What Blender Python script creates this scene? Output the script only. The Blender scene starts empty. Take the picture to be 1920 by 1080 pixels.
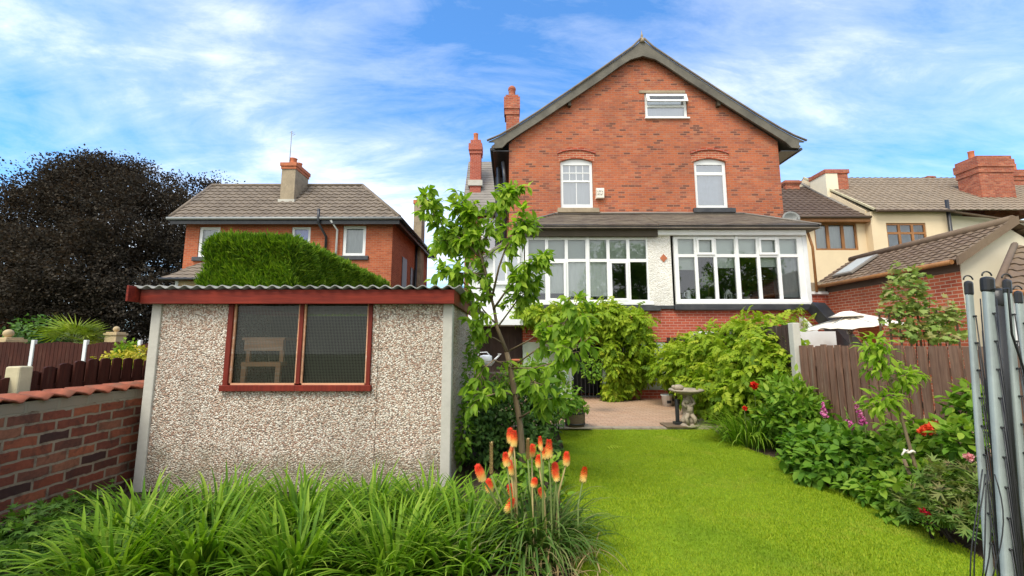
import bpy, math, random
import numpy as np
from mathutils import Vector, Matrix, geometry
random.seed(7); RNG = np.random.default_rng(7)
S = bpy.context.scene; COL = S.collection
R = math.radians; PI = math.pi
# ---------------------------------------------------------------- camera, sky, sun, exposure
EYE = 1.55; F = 800.0; PITCH = math.atan(105/F)
cd = bpy.data.cameras.new('camera'); cam = bpy.data.objects.new('camera', cd); COL.objects.link(cam)
cd.sensor_width = 36; cd.lens = 36*F/1920; cd.clip_start = .05; cd.clip_end = 2000
cam.location = (0, 0, EYE); cam.rotation_euler = (PI/2+PITCH, 0, 0); S.camera = cam
S.view_settings.view_transform = 'Standard'; S.view_settings.look = 'None'
S.view_settings.exposure = 1.5; S.view_settings.gamma = 1
SUN_EL, SUN_AZ, SUN_POW = 54, 215, 1.35          # azimuth clockwise from +Y: over the left shoulder
world = bpy.data.worlds.new('World'); S.world = world; world.use_nodes = True

class NT:
    """small node-tree helper"""
    def __init__(s, tree): s.t = tree; s.n = tree.nodes; s.l = tree.links
    def new(s, typ, **kw):
        nd = s.n.new(typ)
        for k, v in kw.items():
            if k in ('i', 'o'): continue
            setattr(nd, k, v)
        for k, v in (kw.get('i') or {}).items():
            if isinstance(v, bpy.types.NodeSocket): s.l.new(v, nd.inputs[k])
            else: nd.inputs[k].default_value = v
        return nd
    def math(s, op, a, b=0.0, c=None, clamp=False):
        nd = s.n.new('ShaderNodeMath'); nd.operation = op; nd.use_clamp = clamp
        for k, v in enumerate((a, b, c)):
            if v is None: continue
            if isinstance(v, bpy.types.NodeSocket): s.l.new(v, nd.inputs[k])
            else: nd.inputs[k].default_value = v
        return nd.outputs[0]
    def ramp(s, fac, stops, interp='LINEAR'):
        nd = s.n.new('ShaderNodeValToRGB'); cr = nd.color_ramp; cr.interpolation = interp
        while len(cr.elements) < len(stops): cr.elements.new(0.5)
        for e, (p, c) in zip(cr.elements, stops):
            e.position = p
            e.color = (c, c, c, 1) if isinstance(c, (int, float)) else (*c, 1)
        s.l.new(fac, nd.inputs[0]); return nd.outputs[0]
    def mix(s, fac, a, b, mode='MIX'):
        nd = s.n.new('ShaderNodeMix'); nd.data_type = 'RGBA'; nd.blend_type = mode
        for k, v in ((0, fac), (6, a), (7, b)):
            if isinstance(v, bpy.types.NodeSocket): s.l.new(v, nd.inputs[k])
            elif k == 0: nd.inputs[0].default_value = v
            else: nd.inputs[k].default_value = (*v, 1)
        return nd.outputs[2]
    def noise(s, vec, scale, detail=4, rough=.55, dist=0):
        nd = s.new('ShaderNodeTexNoise', i={'Scale': scale, 'Detail': detail, 'Roughness': rough, 'Distortion': dist})
        if vec is not None: s.l.new(vec, nd.inputs['Vector'])
        return nd.outputs[0]

w = NT(world.node_tree); w.n.clear()
sky = w.new('ShaderNodeTexSky', sky_type='NISHITA', sun_disc=False, sun_elevation=R(SUN_EL), sun_rotation=R(SUN_AZ))
sky.air_density = 1.0; sky.dust_density = .6; sky.ozone_density = 2.0
wc = w.new('ShaderNodeTexCoord'); sx = w.new('ShaderNodeSeparateXYZ', i={0: wc.outputs['Generated']})
zz = w.math('ADD', w.math('MAXIMUM', sx.outputs[2], 0), .22)
cv = w.new('ShaderNodeCombineXYZ', i={0: w.math('DIVIDE', sx.outputs[0], zz), 1: w.math('DIVIDE', sx.outputs[1], zz), 2: 3.7})
mp = w.new('ShaderNodeMapping', i={0: cv.outputs[0], 'Rotation': (0, 0, R(-24)), 'Scale': (.62, 1.5, 1)})
n1 = w.noise(mp.outputs[0], 1.15, 9, .60, .55)
n2 = w.noise(cv.outputs[0], .55, 3, .5, .2)
n3 = w.noise(mp.outputs[0], 4.2, 8, .68, .5)
cl = w.math('ADD', w.math('MULTIPLY', n1, .58), w.math('ADD', w.math('MULTIPLY', n2, .36), w.math('MULTIPLY', n3, .22)))
hz = w.math('SUBTRACT', w.ramp(sx.outputs[2], [(0, .25), (.18, .22), (.34, .165), (.48, .12), (.7, .075)]), .13)
bk_ = w.ramp(w.math('MULTIPLY', sx.outputs[1], -1), [(0, 0), (.35, .22)])      # extra unseen cloud added behind the camera to whiten the light on the fronts
cf = w.ramp(w.math('ADD', w.math('ADD', cl, hz), bk_), [(.50, .03), (.60, .28), (.69, .72), (.80, .96), (.88, 1)])
skyc = w.mix(1, sky.outputs[0], (.27, .65, .93), 'MULTIPLY')
mxs = w.mix(cf, skyc, (4.4, 4.45, 4.5))
bg = w.new('ShaderNodeBackground', i={'Color': mxs, 'Strength': .125})
wo = w.new('ShaderNodeOutputWorld', i={0: bg.outputs[0]})
sd = bpy.data.lights.new('sun', 'SUN'); sd.energy = SUN_POW; sd.angle = R(28); sd.color = (1, .93, .80)
so = bpy.data.objects.new('sun', sd); COL.objects.link(so)
_sdir = Vector((math.sin(R(SUN_AZ))*math.cos(R(SUN_EL)), math.cos(R(SUN_AZ))*math.cos(R(SUN_EL)), math.sin(R(SUN_EL))))
so.rotation_euler = _sdir.to_track_quat('Z', 'Y').to_euler(); so.location = _sdir*60

# ---------------------------------------------------------------- helpers: points
def ray(px, py):
    a = (px-960)/F; b = (540-py)/F
    return Vector((a, math.cos(PITCH)-b*math.sin(PITCH), math.sin(PITCH)+b*math.cos(PITCH)))
def at(px, py, Y):
    d = ray(px, py); t = Y/d.y
    return Vector((d.x*t, Y, EYE+d.z*t))
def gr(px, py, z=0):
    d = ray(px, py); t = (z-EYE)/d.z
    return Vector((d.x*t, d.y*t, z))
# ---------------------------------------------------------------- helpers: objects
def props(o, label=None, cat=None, group=None, kind=None):
    if label: o['label'] = label
    if cat: o['category'] = cat
    if group: o['group'] = group
    if kind: o['kind'] = kind
    return o
def thing(name, label, cat, loc=(0, 0, 0), group=None, rz=0):
    o = bpy.data.objects.new(name, None); COL.objects.link(o); o.empty_display_size = .2
    o.location = loc; o.rotation_euler = (0, 0, rz)
    return props(o, label, cat, group)
def link(name, me, parent=None, local=False):
    o = bpy.data.objects.new(name, me); COL.objects.link(o)
    if parent is not None:
        o.parent = parent
        if not local:                                  # vertices are in world coordinates
            p = parent; off = Vector((0, 0, 0))
            while p is not None: off += p.location; p = p.parent
            o.location = -off
    return o
def copy_tree(o, parent=None):
    c = o.copy(); COL.objects.link(c)
    if parent is not None: c.parent = parent
    for ch in list(o.children): copy_tree(ch, c)
    return c

class MB:
    """collects shapes and links them as one mesh object"""
    def __init__(s): s.v = []; s.f = []; s.s = []
    def add(s, vs, fs, smooth=False):
        b = len(s.v); s.v += [tuple(v) for v in vs]
        for f in fs: s.f.append(tuple(b+i for i in f)); s.s.append(smooth)
        return s
    def box(s, x0, x1, y0, y1, z0, z1):
        return s.add([(x0, y0, z0), (x1, y0, z0), (x1, y1, z0), (x0, y1, z0), (x0, y0, z1), (x1, y0, z1), (x1, y1, z1), (x0, y1, z1)],
                     [(0, 3, 2, 1), (4, 5, 6, 7), (0, 1, 5, 4), (1, 2, 6, 5), (2, 3, 7, 6), (3, 0, 4, 7)])
    def bar(s, a, b, wx, wy):
        """square-section bar from a to b"""
        a = Vector(a); b = Vector(b); d = (b-a).normalized()
        u = d.cross(Vector((0, 1, 0)));  u = (u if u.length > .1 else d.cross(Vector((1, 0, 0)))).normalized(); v = d.cross(u)
        P = []
        for c in (a, b):
            for i, j in ((-1, -1), (1, -1), (1, 1), (-1, 1)): P.append(c+u*i*wx/2+v*j*wy/2)
        return s.add(P, [(0, 1, 2, 3), (4, 7, 6, 5), (0, 4, 5, 1), (1, 5, 6, 2), (2, 6, 7, 3), (3, 7, 4, 0)])
    def tube(s, pts, rad, n=8, cap=True, smooth=True):
        pts = [Vector(p) for p in pts]; m = len(pts)
        rad = rad if isinstance(rad, (list, tuple)) else [rad]*m
        vs = []; prev = None
        for i, p in enumerate(pts):
            d = (pts[min(i+1, m-1)]-pts[max(i-1, 0)]).normalized()
            if prev is None:
                u = d.cross(Vector((0, 0, 1)));  u = u if u.length > .05 else d.cross(Vector((1, 0, 0)))
            else: u = prev-d*prev.dot(d)
            u.normalize(); v = d.cross(u); prev = u
            for k in range(n):
                a = 2*PI*k/n; vs.append(p+(u*math.cos(a)+v*math.sin(a))*rad[i])
        fs = [(i*n+k, i*n+(k+1) % n, (i+1)*n+(k+1) % n, (i+1)*n+k) for i in range(m-1) for k in range(n)]
        s.add(vs, fs, smooth)
        if cap: b = len(s.v)-m*n; s.f += [tuple(b+k for k in range(n-1, -1, -1)), tuple(b+(m-1)*n+k for k in range(n))]; s.s += [False, False]
        return s
    def lathe(s, prof, c=(0, 0, 0), n=20, smooth=True, wob=None):
        vs = []
        for i, (r, z) in enumerate(prof):
            for k in range(n):
                a = 2*PI*k/n; q = r*(wob(a, z) if wob else 1)
                vs.append((c[0]+q*math.cos(a), c[1]+q*math.sin(a), c[2]+z))
        m = len(prof)
        s.add(vs, [(i*n+k, i*n+(k+1) % n, (i+1)*n+(k+1) % n, (i+1)*n+k) for i in range(m-1) for k in range(n)], smooth)
        b = len(s.v)-m*n
        s.f += [tuple(b+k for k in range(n-1, -1, -1)), tuple(b+(m-1)*n+k for k in range(n))]; s.s += [False, False]
        return s
    def ball(s, c, r, n=10, m=7, sq=(1, 1, 1)):
        vs = [(c[0], c[1], c[2]-r*sq[2])]
        for i in range(1, m):
            t = PI*i/m
            for k in range(n):
                a = 2*PI*k/n; vs.append((c[0]+r*sq[0]*math.sin(t)*math.cos(a), c[1]+r*sq[1]*math.sin(t)*math.sin(a), c[2]-r*sq[2]*math.cos(t)))
        vs.append((c[0], c[1], c[2]+r*sq[2])); L = len(vs)-1
        fs = [(0, 1+(k+1) % n, 1+k) for k in range(n)]
        for i in range(m-2):
            for k in range(n): a = 1+i*n; fs.append((a+k, a+(k+1) % n, a+n+(k+1) % n, a+n+k))
        a = 1+(m-2)*n; fs += [(a+k, a+(k+1) % n, L) for k in range(n)]
        return s.add(vs, fs, True)
    def wall(s, outer, holes, y, th):
        """vertical wall in the xz plane at y with rectangular or polygonal holes, th thick going back"""
        loops = [outer]+list(holes); flat = [q for lp in loops for q in lp]
        tris = geometry.tessellate_polygon([[Vector((x, z, 0)) for x, z in lp] for lp in loops])
        n = len(flat)
        vs = [(x, y, z) for x, z in flat]+[(x, y+th, z) for x, z in flat]
        fs = [tuple(t) for t in tris]+[tuple(n+i for i in reversed(t)) for t in tris]
        b = 0
        for lp in loops:
            m = len(lp); fs += [(b+i, b+(i+1) % m, n+b+(i+1) % m, n+b+i) for i in range(m)]; b += m
        return s.add(vs, fs)
    def prism(s, poly, y0, y1):
        n = len(poly); vs = [(x, y0, z) for x, z in poly]+[(x, y1, z) for x, z in poly]
        tris = geometry.tessellate_polygon([[Vector((x, z, 0)) for x, z in poly]])
        return s.add(vs, [tuple(t) for t in tris]+[tuple(n+i for i in reversed(t)) for t in tris]+[(i, (i+1) % n, n+(i+1) % n, n+i) for i in range(n)])
    def prismx(s, poly, x0, x1):
        """poly of (y, z) extruded along x"""
        n = len(poly); vs = [(x0, y, z) for y, z in poly]+[(x1, y, z) for y, z in poly]
        tris = geometry.tessellate_polygon([[Vector((y, z, 0)) for y, z in poly]])
        return s.add(vs, [tuple(t) for t in tris]+[tuple(n+i for i in reversed(t)) for t in tris]+[(i, (i+1) % n, n+(i+1) % n, n+i) for i in range(n)])
    def slab(s, corners, th):
        """thin slab under four corner points (counter-clockwise seen from above)"""
        c = [Vector(p) for p in corners]; nrm = (c[1]-c[0]).cross(c[-1]-c[0]).normalized()
        n = len(c); vs = c+[p-nrm*th for p in c]
        return s.add(vs, [tuple(range(n)), tuple(range(2*n-1, n-1, -1))]+[(i, n+i, n+(i+1) % n, (i+1) % n) for i in range(n)])
    def tiles(s, O, U, V, L, Hs, left=None, right=None, tile=.3, course=.32, amp=.03, lift=.03, sub=6, sag=0.0):
        """roof slope of overlapping wavy tiles: O lower-left corner, U along the eaves, V up the slope"""
        O = Vector(O); U = Vector(U).normalized(); V = Vector(V).normalized(); N = U.cross(V)
        left = left or (lambda t: 0); right = right or (lambda t: L)
        us = np.arange(0, L+tile/sub*.5, tile/sub); rows = max(1, math.ceil(Hs/course-1e-6)); rr = random.Random(3)
        for i in range(rows):
            v0 = i*course; v1 = min(v0+course+.01, Hs); l0, r0 = left(v0), right(v0); l1, r1 = left(v1), right(v1)
            if r0-l0 < .05: break
            A, B, C = [], [], []
            for u in us:
                p = amp*(.5+.5*math.cos(2*PI*u/tile)); j = rr.uniform(-.004, .004)
                a = min(max(u, l0), r0); b = min(max(u, l1), r1)
                A.append(O+U*a+V*v0+N*(j)); B.append(O+U*a+V*v0+N*(lift+p+j)); C.append(O+U*b+V*v1+N*(p+j))
            n = len(us); fs = []
            for k in range(n-1):
                if us[k+1] <= min(l0, l1) or us[k] >= max(r0, r1): continue
                fs += [(k, k+1, n+k+1, n+k), (n+k, n+k+1, 2*n+k+1, 2*n+k)]
            s.add(A+B+C, fs)
        return s
    def build(s, name, mat, parent=None, bevel=0, local=False, seg=2):
        me = bpy.data.meshes.new(name); me.from_pydata(s.v, [], s.f)
        me.polygons.foreach_set('use_smooth', s.s); me.materials.append(mat); me.update()
        o = link(name, me, parent, local)
        if bevel:
            m = o.modifiers.new('bevel', 'BEVEL'); m.width = bevel; m.segments = seg; m.limit_method = 'ANGLE'; m.angle_limit = R(40)
        return o
def structure(name, mb, mat, kind='structure'):
    return props(mb.build(name, mat), kind=kind)

# ---------------------------------------------------------------- materials
def mat(name):
    m = bpy.data.materials.new(name); m.use_nodes = True; t = NT(m.node_tree); t.n.clear()
    out = t.new('ShaderNodeOutputMaterial'); pb = t.new('ShaderNodeBsdfPrincipled'); t.l.new(pb.outputs[0], out.inputs[0])
    pb.inputs['Specular IOR Level'].default_value = .18; t.out = out; t.pb = pb; t.co = t.new('ShaderNodeTexCoord').outputs['Object']
    return m, t
def bump(t, h, strength=.4, dist=.02):
    b = t.new('ShaderNodeBump', i={'Strength': strength, 'Distance': dist, 'Height': h}); t.l.new(b.outputs[0], t.pb.inputs['Normal'])
def paint(name, col, rough=.5, var=.12, scale=6, bmp=.15, metal=0, dirt=None, dscale=2.0, damt=.5, stretch=None):
    """a painted, stained or cast surface with mottling and optional stains"""
    m, t = mat(name); co = t.co
    if stretch: co = t.new('ShaderNodeMapping', i={0: co, 'Scale': stretch}).outputs[0]
    n = t.noise(co, scale, 6, .6); k = t.ramp(n, [(.25, 1-var), (.75, 1+var)])
    c = t.mix(1, col, k, 'MULTIPLY')
    if dirt is not None:
        d = t.ramp(t.noise(co, dscale, 7, .65, .3), [(.45, 0), (.68, damt)]); c = t.mix(d, c, dirt)
    t.l.new(c, t.pb.inputs['Base Color']); t.pb.inputs['Roughness'].default_value = rough; t.pb.inputs['Metallic'].default_value = metal
    if rough < .5: t.pb.inputs['Specular IOR Level'].default_value = .45
    if bmp: bump(t, t.noise(co, scale*7, 5, .6), bmp, .01)
    return m
def brick(name, cols, mortar, bw=.225, bh=.075, ms=.009, rough=.85, stain=None, samt=.35, sscale=.5, smear=None):
    """bricks with a colour of their own each; u = x + y so every axis-aligned wall is coursed"""
    m, t = mat(name); sp = t.new('ShaderNodeSeparateXYZ', i={0: t.co})
    wob = t.math('MULTIPLY', t.math('SUBTRACT', t.noise(t.co, 9, 3), .5), (.012 if bh < .08 else .036))
    u = t.math('ADD', sp.outputs[0], sp.outputs[1]); v = t.math('ADD', sp.outputs[2], wob)
    cv = t.new('ShaderNodeCombineXYZ', i={0: u, 1: v, 2: 0})
    def bt(c1, c2, mo):
        nd = t.new('ShaderNodeTexBrick', offset=.5, i={'Vector': cv.outputs[0], 'Scale': 1, 'Mortar Size': ms, 'Mortar Smooth': .25, 'Brick Width': bw, 'Row Height': bh})
        for k, c in (('Color1', c1), ('Color2', c2), ('Mortar', mo)): nd.inputs[k].default_value = (*c, 1)
        return nd
    b = bt((0, 0, 0), (1, 1, 1), (.5, .5, .5))
    n = len(cols); per = t.ramp(b.outputs[0], [((i+.5)/n, c) for i, c in enumerate(cols)])
    per = t.mix(1, per, t.ramp(t.noise(t.co, 28, 5, .65), [(.25, .78), (.75, 1.2)]), 'MULTIPLY')
    c = t.mix(b.outputs[1], per, mortar)
    big = t.noise(t.co, sscale, 5, .6, .3)
    c = t.mix(1, c, t.ramp(big, [(.3, .82), (.7, 1.12)]), 'MULTIPLY')
    if stain is not None:
        c = t.mix(t.ramp(t.noise(t.co, sscale*3.3, 7, .7, .4), [(.5, 0), (.72, samt)]), c, stain)
    if smear is not None:                               # (colour, z above which the smeared cement lies)
        f = t.math('GREATER_THAN', t.math('ADD', sp.outputs[2], t.math('MULTIPLY', t.noise(t.co, 8, 4), .11)), smear[1]+.055)
        c = t.mix(t.math('MULTIPLY', f, .85), c, smear[0])
    t.l.new(c, t.pb.inputs['Base Color']); t.pb.inputs['Roughness'].default_value = rough
    h = t.math('ADD', t.math('SUBTRACT', 1, b.outputs[1]), t.math('MULTIPLY', t.noise(t.co, 60, 4), .35))
    bump(t, h, .6, .012)
    return m
def pebble(name, cols, scale=46, rough=.85, base=None, strength=1.0, dist=.02, splash=0):
    m, t = mat(name)
    vo = t.new('ShaderNodeTexVoronoi', i={'Vector': t.co, 'Scale': scale, 'Randomness': 1})
    r = t.new('ShaderNodeSeparateColor', i={0: vo.outputs['Color']}).outputs[0]
    n = len(cols); c = t.ramp(r, [(i/n, q) for i, q in enumerate(cols)], 'CONSTANT')
    c = t.mix(t.ramp(vo.outputs['Distance'], [(.45, 0), (.75, .6)]), c, base or (.2, .16, .13))
    c = t.mix(1, c, t.ramp(t.noise(t.co, 1.3, 5, .6), [(.3, .86), (.7, 1.08)]), 'MULTIPLY')
    if splash:
        z = t.new('ShaderNodeSeparateXYZ', i={0: t.co}).outputs[2]; n2 = t.noise(t.co, 3.2, 7, .7)
        f = t.ramp(t.math('SUBTRACT', t.math('MULTIPLY', n2, .9), z), [(0, 0), (.25, .55)]); c = t.mix(f, c, (.20, .19, .12))
        sv = t.noise(t.new('ShaderNodeMapping', i={0: t.co, 'Scale': (5, 5, .35)}).outputs[0], 1, 6, .65); c = t.mix(t.ramp(sv, [(.56, 0), (.70, .42)]), c, (.27, .235, .19))
    t.l.new(c, t.pb.inputs['Base Color']); t.pb.inputs['Roughness'].default_value = rough
    bump(t, t.math('SUBTRACT', 1, vo.outputs['Distance']), strength, dist)
    return m
def wood(name, col, dark, rough=.7, axis=2, scale=5, wear=None, wamt=.5):
    """grain runs along the given axis"""
    m, t = mat(name); sc = [scale*7]*3; sc[axis] = scale*.5
    g = t.noise(t.new('ShaderNodeMapping', i={0: t.co, 'Scale': sc}).outputs[0], 1, 6, .65, .6)
    c = t.mix(t.ramp(g, [(.3, 0), (.7, 1)]), dark, col)
    c = t.mix(1, c, t.ramp(t.noise(t.co, 2.2, 4), [(.3, .82), (.7, 1.15)]), 'MULTIPLY')
    if wear is not None: c = t.mix(t.ramp(t.noise(t.new('ShaderNodeMapping', i={0: t.co, 'Scale': [q*.35 for q in sc]}).outputs[0], 1, 7, .7), [(.55, 0), (.72, wamt)]), c, wear)
    t.l.new(c, t.pb.inputs['Base Color']); t.pb.inputs['Roughness'].default_value = rough
    bump(t, g, .35, .006); return m
def leaf(name, cols, trans=.32, gloss=.55, tint=(1.1, 1.25, .45), patch=None, spec=.22):
    """leaves: every leaf carries its own tone in the attribute rnd"""
    m, t = mat(name); a = t.new('ShaderNodeAttribute', attribute_name='rnd')
    n = len(cols); c = t.ramp(a.outputs['Fac'], [(i/max(1, n-1), q) for i, q in enumerate(cols)])
    for q in (patch or ()): c = t.mix(t.ramp(t.noise(t.co, q[1], 5, .6, .4), [(q[2], 0), (q[2]+.16, q[3])]), c, q[0])
    t.l.new(c, t.pb.inputs['Base Color']); t.pb.inputs['Roughness'].default_value = gloss
    t.pb.inputs['Specular IOR Level'].default_value = spec
    tr = t.new('ShaderNodeBsdfTranslucent', i={'Color': t.mix(1, c, tint, 'MULTIPLY')})
    mx = t.new('ShaderNodeMixShader', i={0: trans, 1: t.pb.outputs[0], 2: tr.outputs[0]})
    t.l.new(mx.outputs[0], t.out.inputs[0]); return m
def glass(name, refl=.1, tint=(.92, .96, .95)):
    """window glass: clear, with a mirror part that grows at grazing angles"""
    m, t = mat(name); fr = t.new('ShaderNodeFresnel', i={'IOR': 1.5})
    gl = t.new('ShaderNodeBsdfGlossy', i={'Color': (.95, .97, 1, 1), 'Roughness': .02})
    b = t.new('ShaderNodeBump', i={'Strength': .04, 'Distance': .02, 'Height': t.noise(t.co, 1.6, 2)}); t.l.new(b.outputs[0], gl.inputs['Normal'])
    tp = t.new('ShaderNodeBsdfTransparent', i={'Color': (*tint, 1)})
    f = t.math('ADD', fr.outputs[0], refl, clamp=True)
    mx = t.new('ShaderNodeMixShader', i={0: f, 1: tp.outputs[0], 2: gl.outputs[0]}); t.l.new(mx.outputs[0], t.out.inputs[0]); return m

M = {}
M['brick'] = brick('house_brick', [(.17, .07, .05), (.36, .11, .06), (.41, .12, .06), (.455, .13, .06), (.47, .14, .062), (.46, .13, .058), (.44, .125, .055), (.42, .115, .055), (.32, .10, .065), (.46, .17, .09)], (.38, .20, .13), stain=(.20, .08, .055), samt=.5, sscale=.5)
M['brick_red'] = brick('bay_brick', [(.36, .075, .045), (.42, .09, .05), (.45, .10, .055), (.40, .085, .05)], (.48, .27, .21), ms=.008, stain=(.30, .09, .06), samt=.3)
M['brick_orange'] = brick('extension_brick', [(.42, .10, .05), (.50, .13, .06), (.46, .115, .055), (.38, .085, .045)], (.52, .36, .25), stain=(.36, .11, .06), samt=.3)
M['brick_left'] = brick('left_house_brick', [(.38, .09, .04), (.46, .12, .05), (.50, .14, .06), (.42, .105, .045)], (.40, .21, .13), stain=(.28, .08, .045), samt=.4)
M['brick_dark'] = brick('garden_wall_brick', [(.06, .03, .026), (.22, .065, .036), (.16, .05, .034), (.29, .095, .05), (.21, .06, .036), (.12, .048, .036), (.26, .11, .065)], (.26, .21, .15), bw=.27, bh=.096, ms=.0125, stain=(.045, .03, .025), samt=.9, sscale=1.9, smear=((.27, .245, .185), .955))
M['brick_yellow'] = brick('yellow_brick', [(.50, .36, .18), (.56, .42, .22), (.46, .32, .16)], (.5, .42, .3))
M['chimney_brick'] = brick('chimney_brick', [(.36, .09, .05), (.44, .12, .06), (.30, .07, .045), (.48, .16, .09)], (.36, .22, .15), stain=(.14, .06, .05), samt=.6, sscale=1.2)
M['pebble'] = pebble('pebble_dash', [(.72, .65, .54), (.54, .38, .28), (.80, .73, .62), (.40, .25, .18), (.64, .53, .42), (.29, .24, .19), (.76, .69, .58), (.58, .43, .33), (.84, .78, .68), (.50, .38, .29)], 62, splash=.45, base=(.26, .20, .16), dist=.016)
M['rough_white'] = pebble('white_pebble_render', [(.78, .76, .70), (.72, .69, .62), (.82, .80, .75)], 26, base=(.7, .67, .6), strength=.7, dist=.02)
M['cream'] = paint('cream_render', (.74, .60, .40), .8, .06, 1.2, .25, dirt=(.62, .49, .32), dscale=.8, damt=.35)
M['cream_white'] = paint('pale_render', (.76, .69, .52), .8, .05, 1.5, .2, dirt=(.66, .58, .42), dscale=.9, damt=.3)
M['white'] = paint('white_frame_paint', (.80, .81, .79), .35, .03, 3, .03)
M['white_clad'] = paint('white_cladding', (.74, .76, .76), .55, .05, 2, .1, dirt=(.55, .55, .5), dscale=1.5, damt=.3)
M['lime_wall'] = paint('pale_green_limewash', (.56, .66, .56), .85, .10, 2, .3, dirt=(.30, .36, .28), dscale=1.2, damt=.6)
M['black'] = paint('black_paint', (.022, .023, .026), .35, .2, 4, .1, dirt=(.06, .06, .06), dscale=2, damt=.4)
M['black_stone'] = paint('black_painted_stone', (.035, .038, .045), .45, .2, 5, .25, dirt=(.09, .09, .09), dscale=2.5, damt=.5)
M['brown_fascia'] = paint('brown_fascia_paint', (.075, .06, .04), .5, .15, 3, .1)
M['barge'] = paint('weathered_grey_timber', (.15, .138, .112), .7, .2, 2.5, .3, dirt=(.05, .048, .045), dscale=1.2, damt=.6)
M['stone'] = paint('sandstone', (.36, .29, .20), .85, .2, 6, .5, dirt=(.14, .12, .09), dscale=3, damt=.6)
M['sandpier'] = paint('pale_sandstone', (.52, .40, .23), .8, .12, 5, .3, dirt=(.34, .26, .15), dscale=3, damt=.4)
M['cast_stone'] = paint('weathered_cast_stone', (.36, .30, .22), .9, .2, 8, .6, dirt=(.13, .11, .08), dscale=5, damt=.6)
M['concrete'] = paint('pale_concrete', (.52, .50, .44), .85, .10, 4, .35, dirt=(.34, .33, .27), dscale=2, damt=.5)
M['concrete_yellow'] = paint('cream_concrete_post', (.56, .50, .32), .8, .1, 4, .3, dirt=(.36, .31, .2), dscale=3, damt=.5)
M['slate'] = paint('weathered_slate', (.165, .135, .11), .75, .25, 5, .35, dirt=(.26, .22, .16), dscale=1.6, damt=.6)
M['slate_grey'] = paint('grey_slate', (.22, .20, .18), .75, .15, 3, .3, dirt=(.3, .27, .22), dscale=1.2, damt=.5)
M['tile_grey'] = paint('lichened_roof_tile', (.20, .162, .125), .8, .18, 3, .35, dirt=(.12, .095, .075), dscale=1.3, damt=.55)
M['tile_brown'] = paint('brown_roof_tile', (.165, .115, .08), .75, .15, 4, .3, dirt=(.25, .19, .12), dscale=.9, damt=.5)
M['tile_dark'] = paint('dark_brown_roof_tile', (.10, .068, .05), .7, .15, 4, .3, dirt=(.15, .11, .08), dscale=1, damt=.4)
M['tile_fawn'] = paint('fawn_roof_tile', (.255, .20, .145), .8, .15, 4, .3, dirt=(.17, .135, .10), dscale=.8, damt=.5)
M['terracotta'] = paint('terracotta', (.50, .16, .075), .75, .15, 6, .3, dirt=(.28, .12, .07), dscale=4, damt=.5)
M['terracotta_old'] = paint('old_terracotta_coping', (.29, .09, .05), .8, .35, 7, .4, dirt=(.14, .085, .055), dscale=6, damt=.8)
M['red_wood'] = wood('red_stained_timber', (.25, .032, .016), (.11, .014, .010), .6, 0, 4, wear=(.12, .04, .028), wamt=.8)
M['red_wood_y'] = wood('red_stained_timber_side', (.25, .05, .025), (.14, .03, .015), .6, 1, 4, wear=(.2, .13, .09), wamt=.8)
M['red_frame'] = wood('red_window_timber', (.23, .032, .018), (.12, .018, .012), .55, 2, 4)
M['fence'] = wood('brown_fence_boards', (.27, .155, .105), (.13, .07, .05), .85, 2, 6, wear=(.34, .27, .20), wamt=.7)
M['fence_red'] = wood('red_brown_fence_boards', (.075, .021, .013), (.035, .011, .008), .65, 2, 6, wear=(.17, .10, .07), wamt=.35)
M['fence_dark'] = wood('dark_fence_boards', (.085, .055, .045), (.05, .035, .03), .8, 2, 6, wear=(.18, .15, .13), wamt=.5)
M['oak_frame'] = wood('oak_window_frame', (.36, .17, .065), (.25, .11, .04), .45, 2, 4)
M['old_timber'] = wood('old_timber', (.22, .16, .10), (.12, .085, .055), .8, 0, 5)
M['stool'] = wood('worn_stool_timber', (.74, .42, .25), (.55, .28, .16), .7, 0, 5, wear=(.84, .80, .72), wamt=.8)
M['bark'] = wood('sapling_bark', (.26, .19, .11), (.15, .11, .07), .85, 2, 9, wear=(.32, .29, .2), wamt=.5)
M['bark_dark'] = wood('dark_bark', (.05, .04, .03), (.025, .02, .017), .9, 2, 5)
M['metal'] = paint('galvanised_metal', (.37, .42, .39), .5, .1, 5, .08, metal=.25, dirt=(.24, .26, .26), dscale=9, damt=.55)
M['steel_grey'] = paint('dull_grey_steel', (.30, .31, .30), .5, .1, 6, .1, metal=.2)
M['black_plastic'] = paint('black_plastic', (.018, .018, .018), .4, .2, 6, .1)
M['corrug'] = paint('fibre_cement_sheet', (.30, .30, .28), .75, .15, 4, .3, dirt=(.10, .10, .09), dscale=2.5, damt=.7)
M['blind'] = paint('pale_blind', (.66, .70, .64), .8, .05, 3, .1)
M['net_cloud_white'] = paint('net_with_cloud_glare', (.84, .84, .81), .9, .08, 3, .1, stretch=(6, 6, .6))  # net whose white also carries the cloud reflected in the left bay
M['net'] = paint('net_and_sky_grey', (.40, .42, .41), .9, .12, 3, .1, stretch=(6, 6, .6))  # grey also holds the sky reflection of the upper panes
M['net_sky_tint'] = paint('sky_tinted_curtain', (.30, .38, .47), .9, .35, 1.2, .1)  # reflected sky put into the colour of the cloth
M['net_violet'] = paint('violet_blue_blind', (.22, .27, .62), .8, .1, 3, .1)
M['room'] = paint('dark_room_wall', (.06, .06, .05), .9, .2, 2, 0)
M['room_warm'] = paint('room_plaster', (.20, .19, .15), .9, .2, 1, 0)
M['canvas'] = paint('cream_canvas', (.80, .74, .64), .8, .06, 5, .25, dirt=(.66, .58, .47), dscale=3, damt=.4)
M['enamel'] = paint('white_enamel', (.82, .83, .82), .3, .04, 5, .05)
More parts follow.
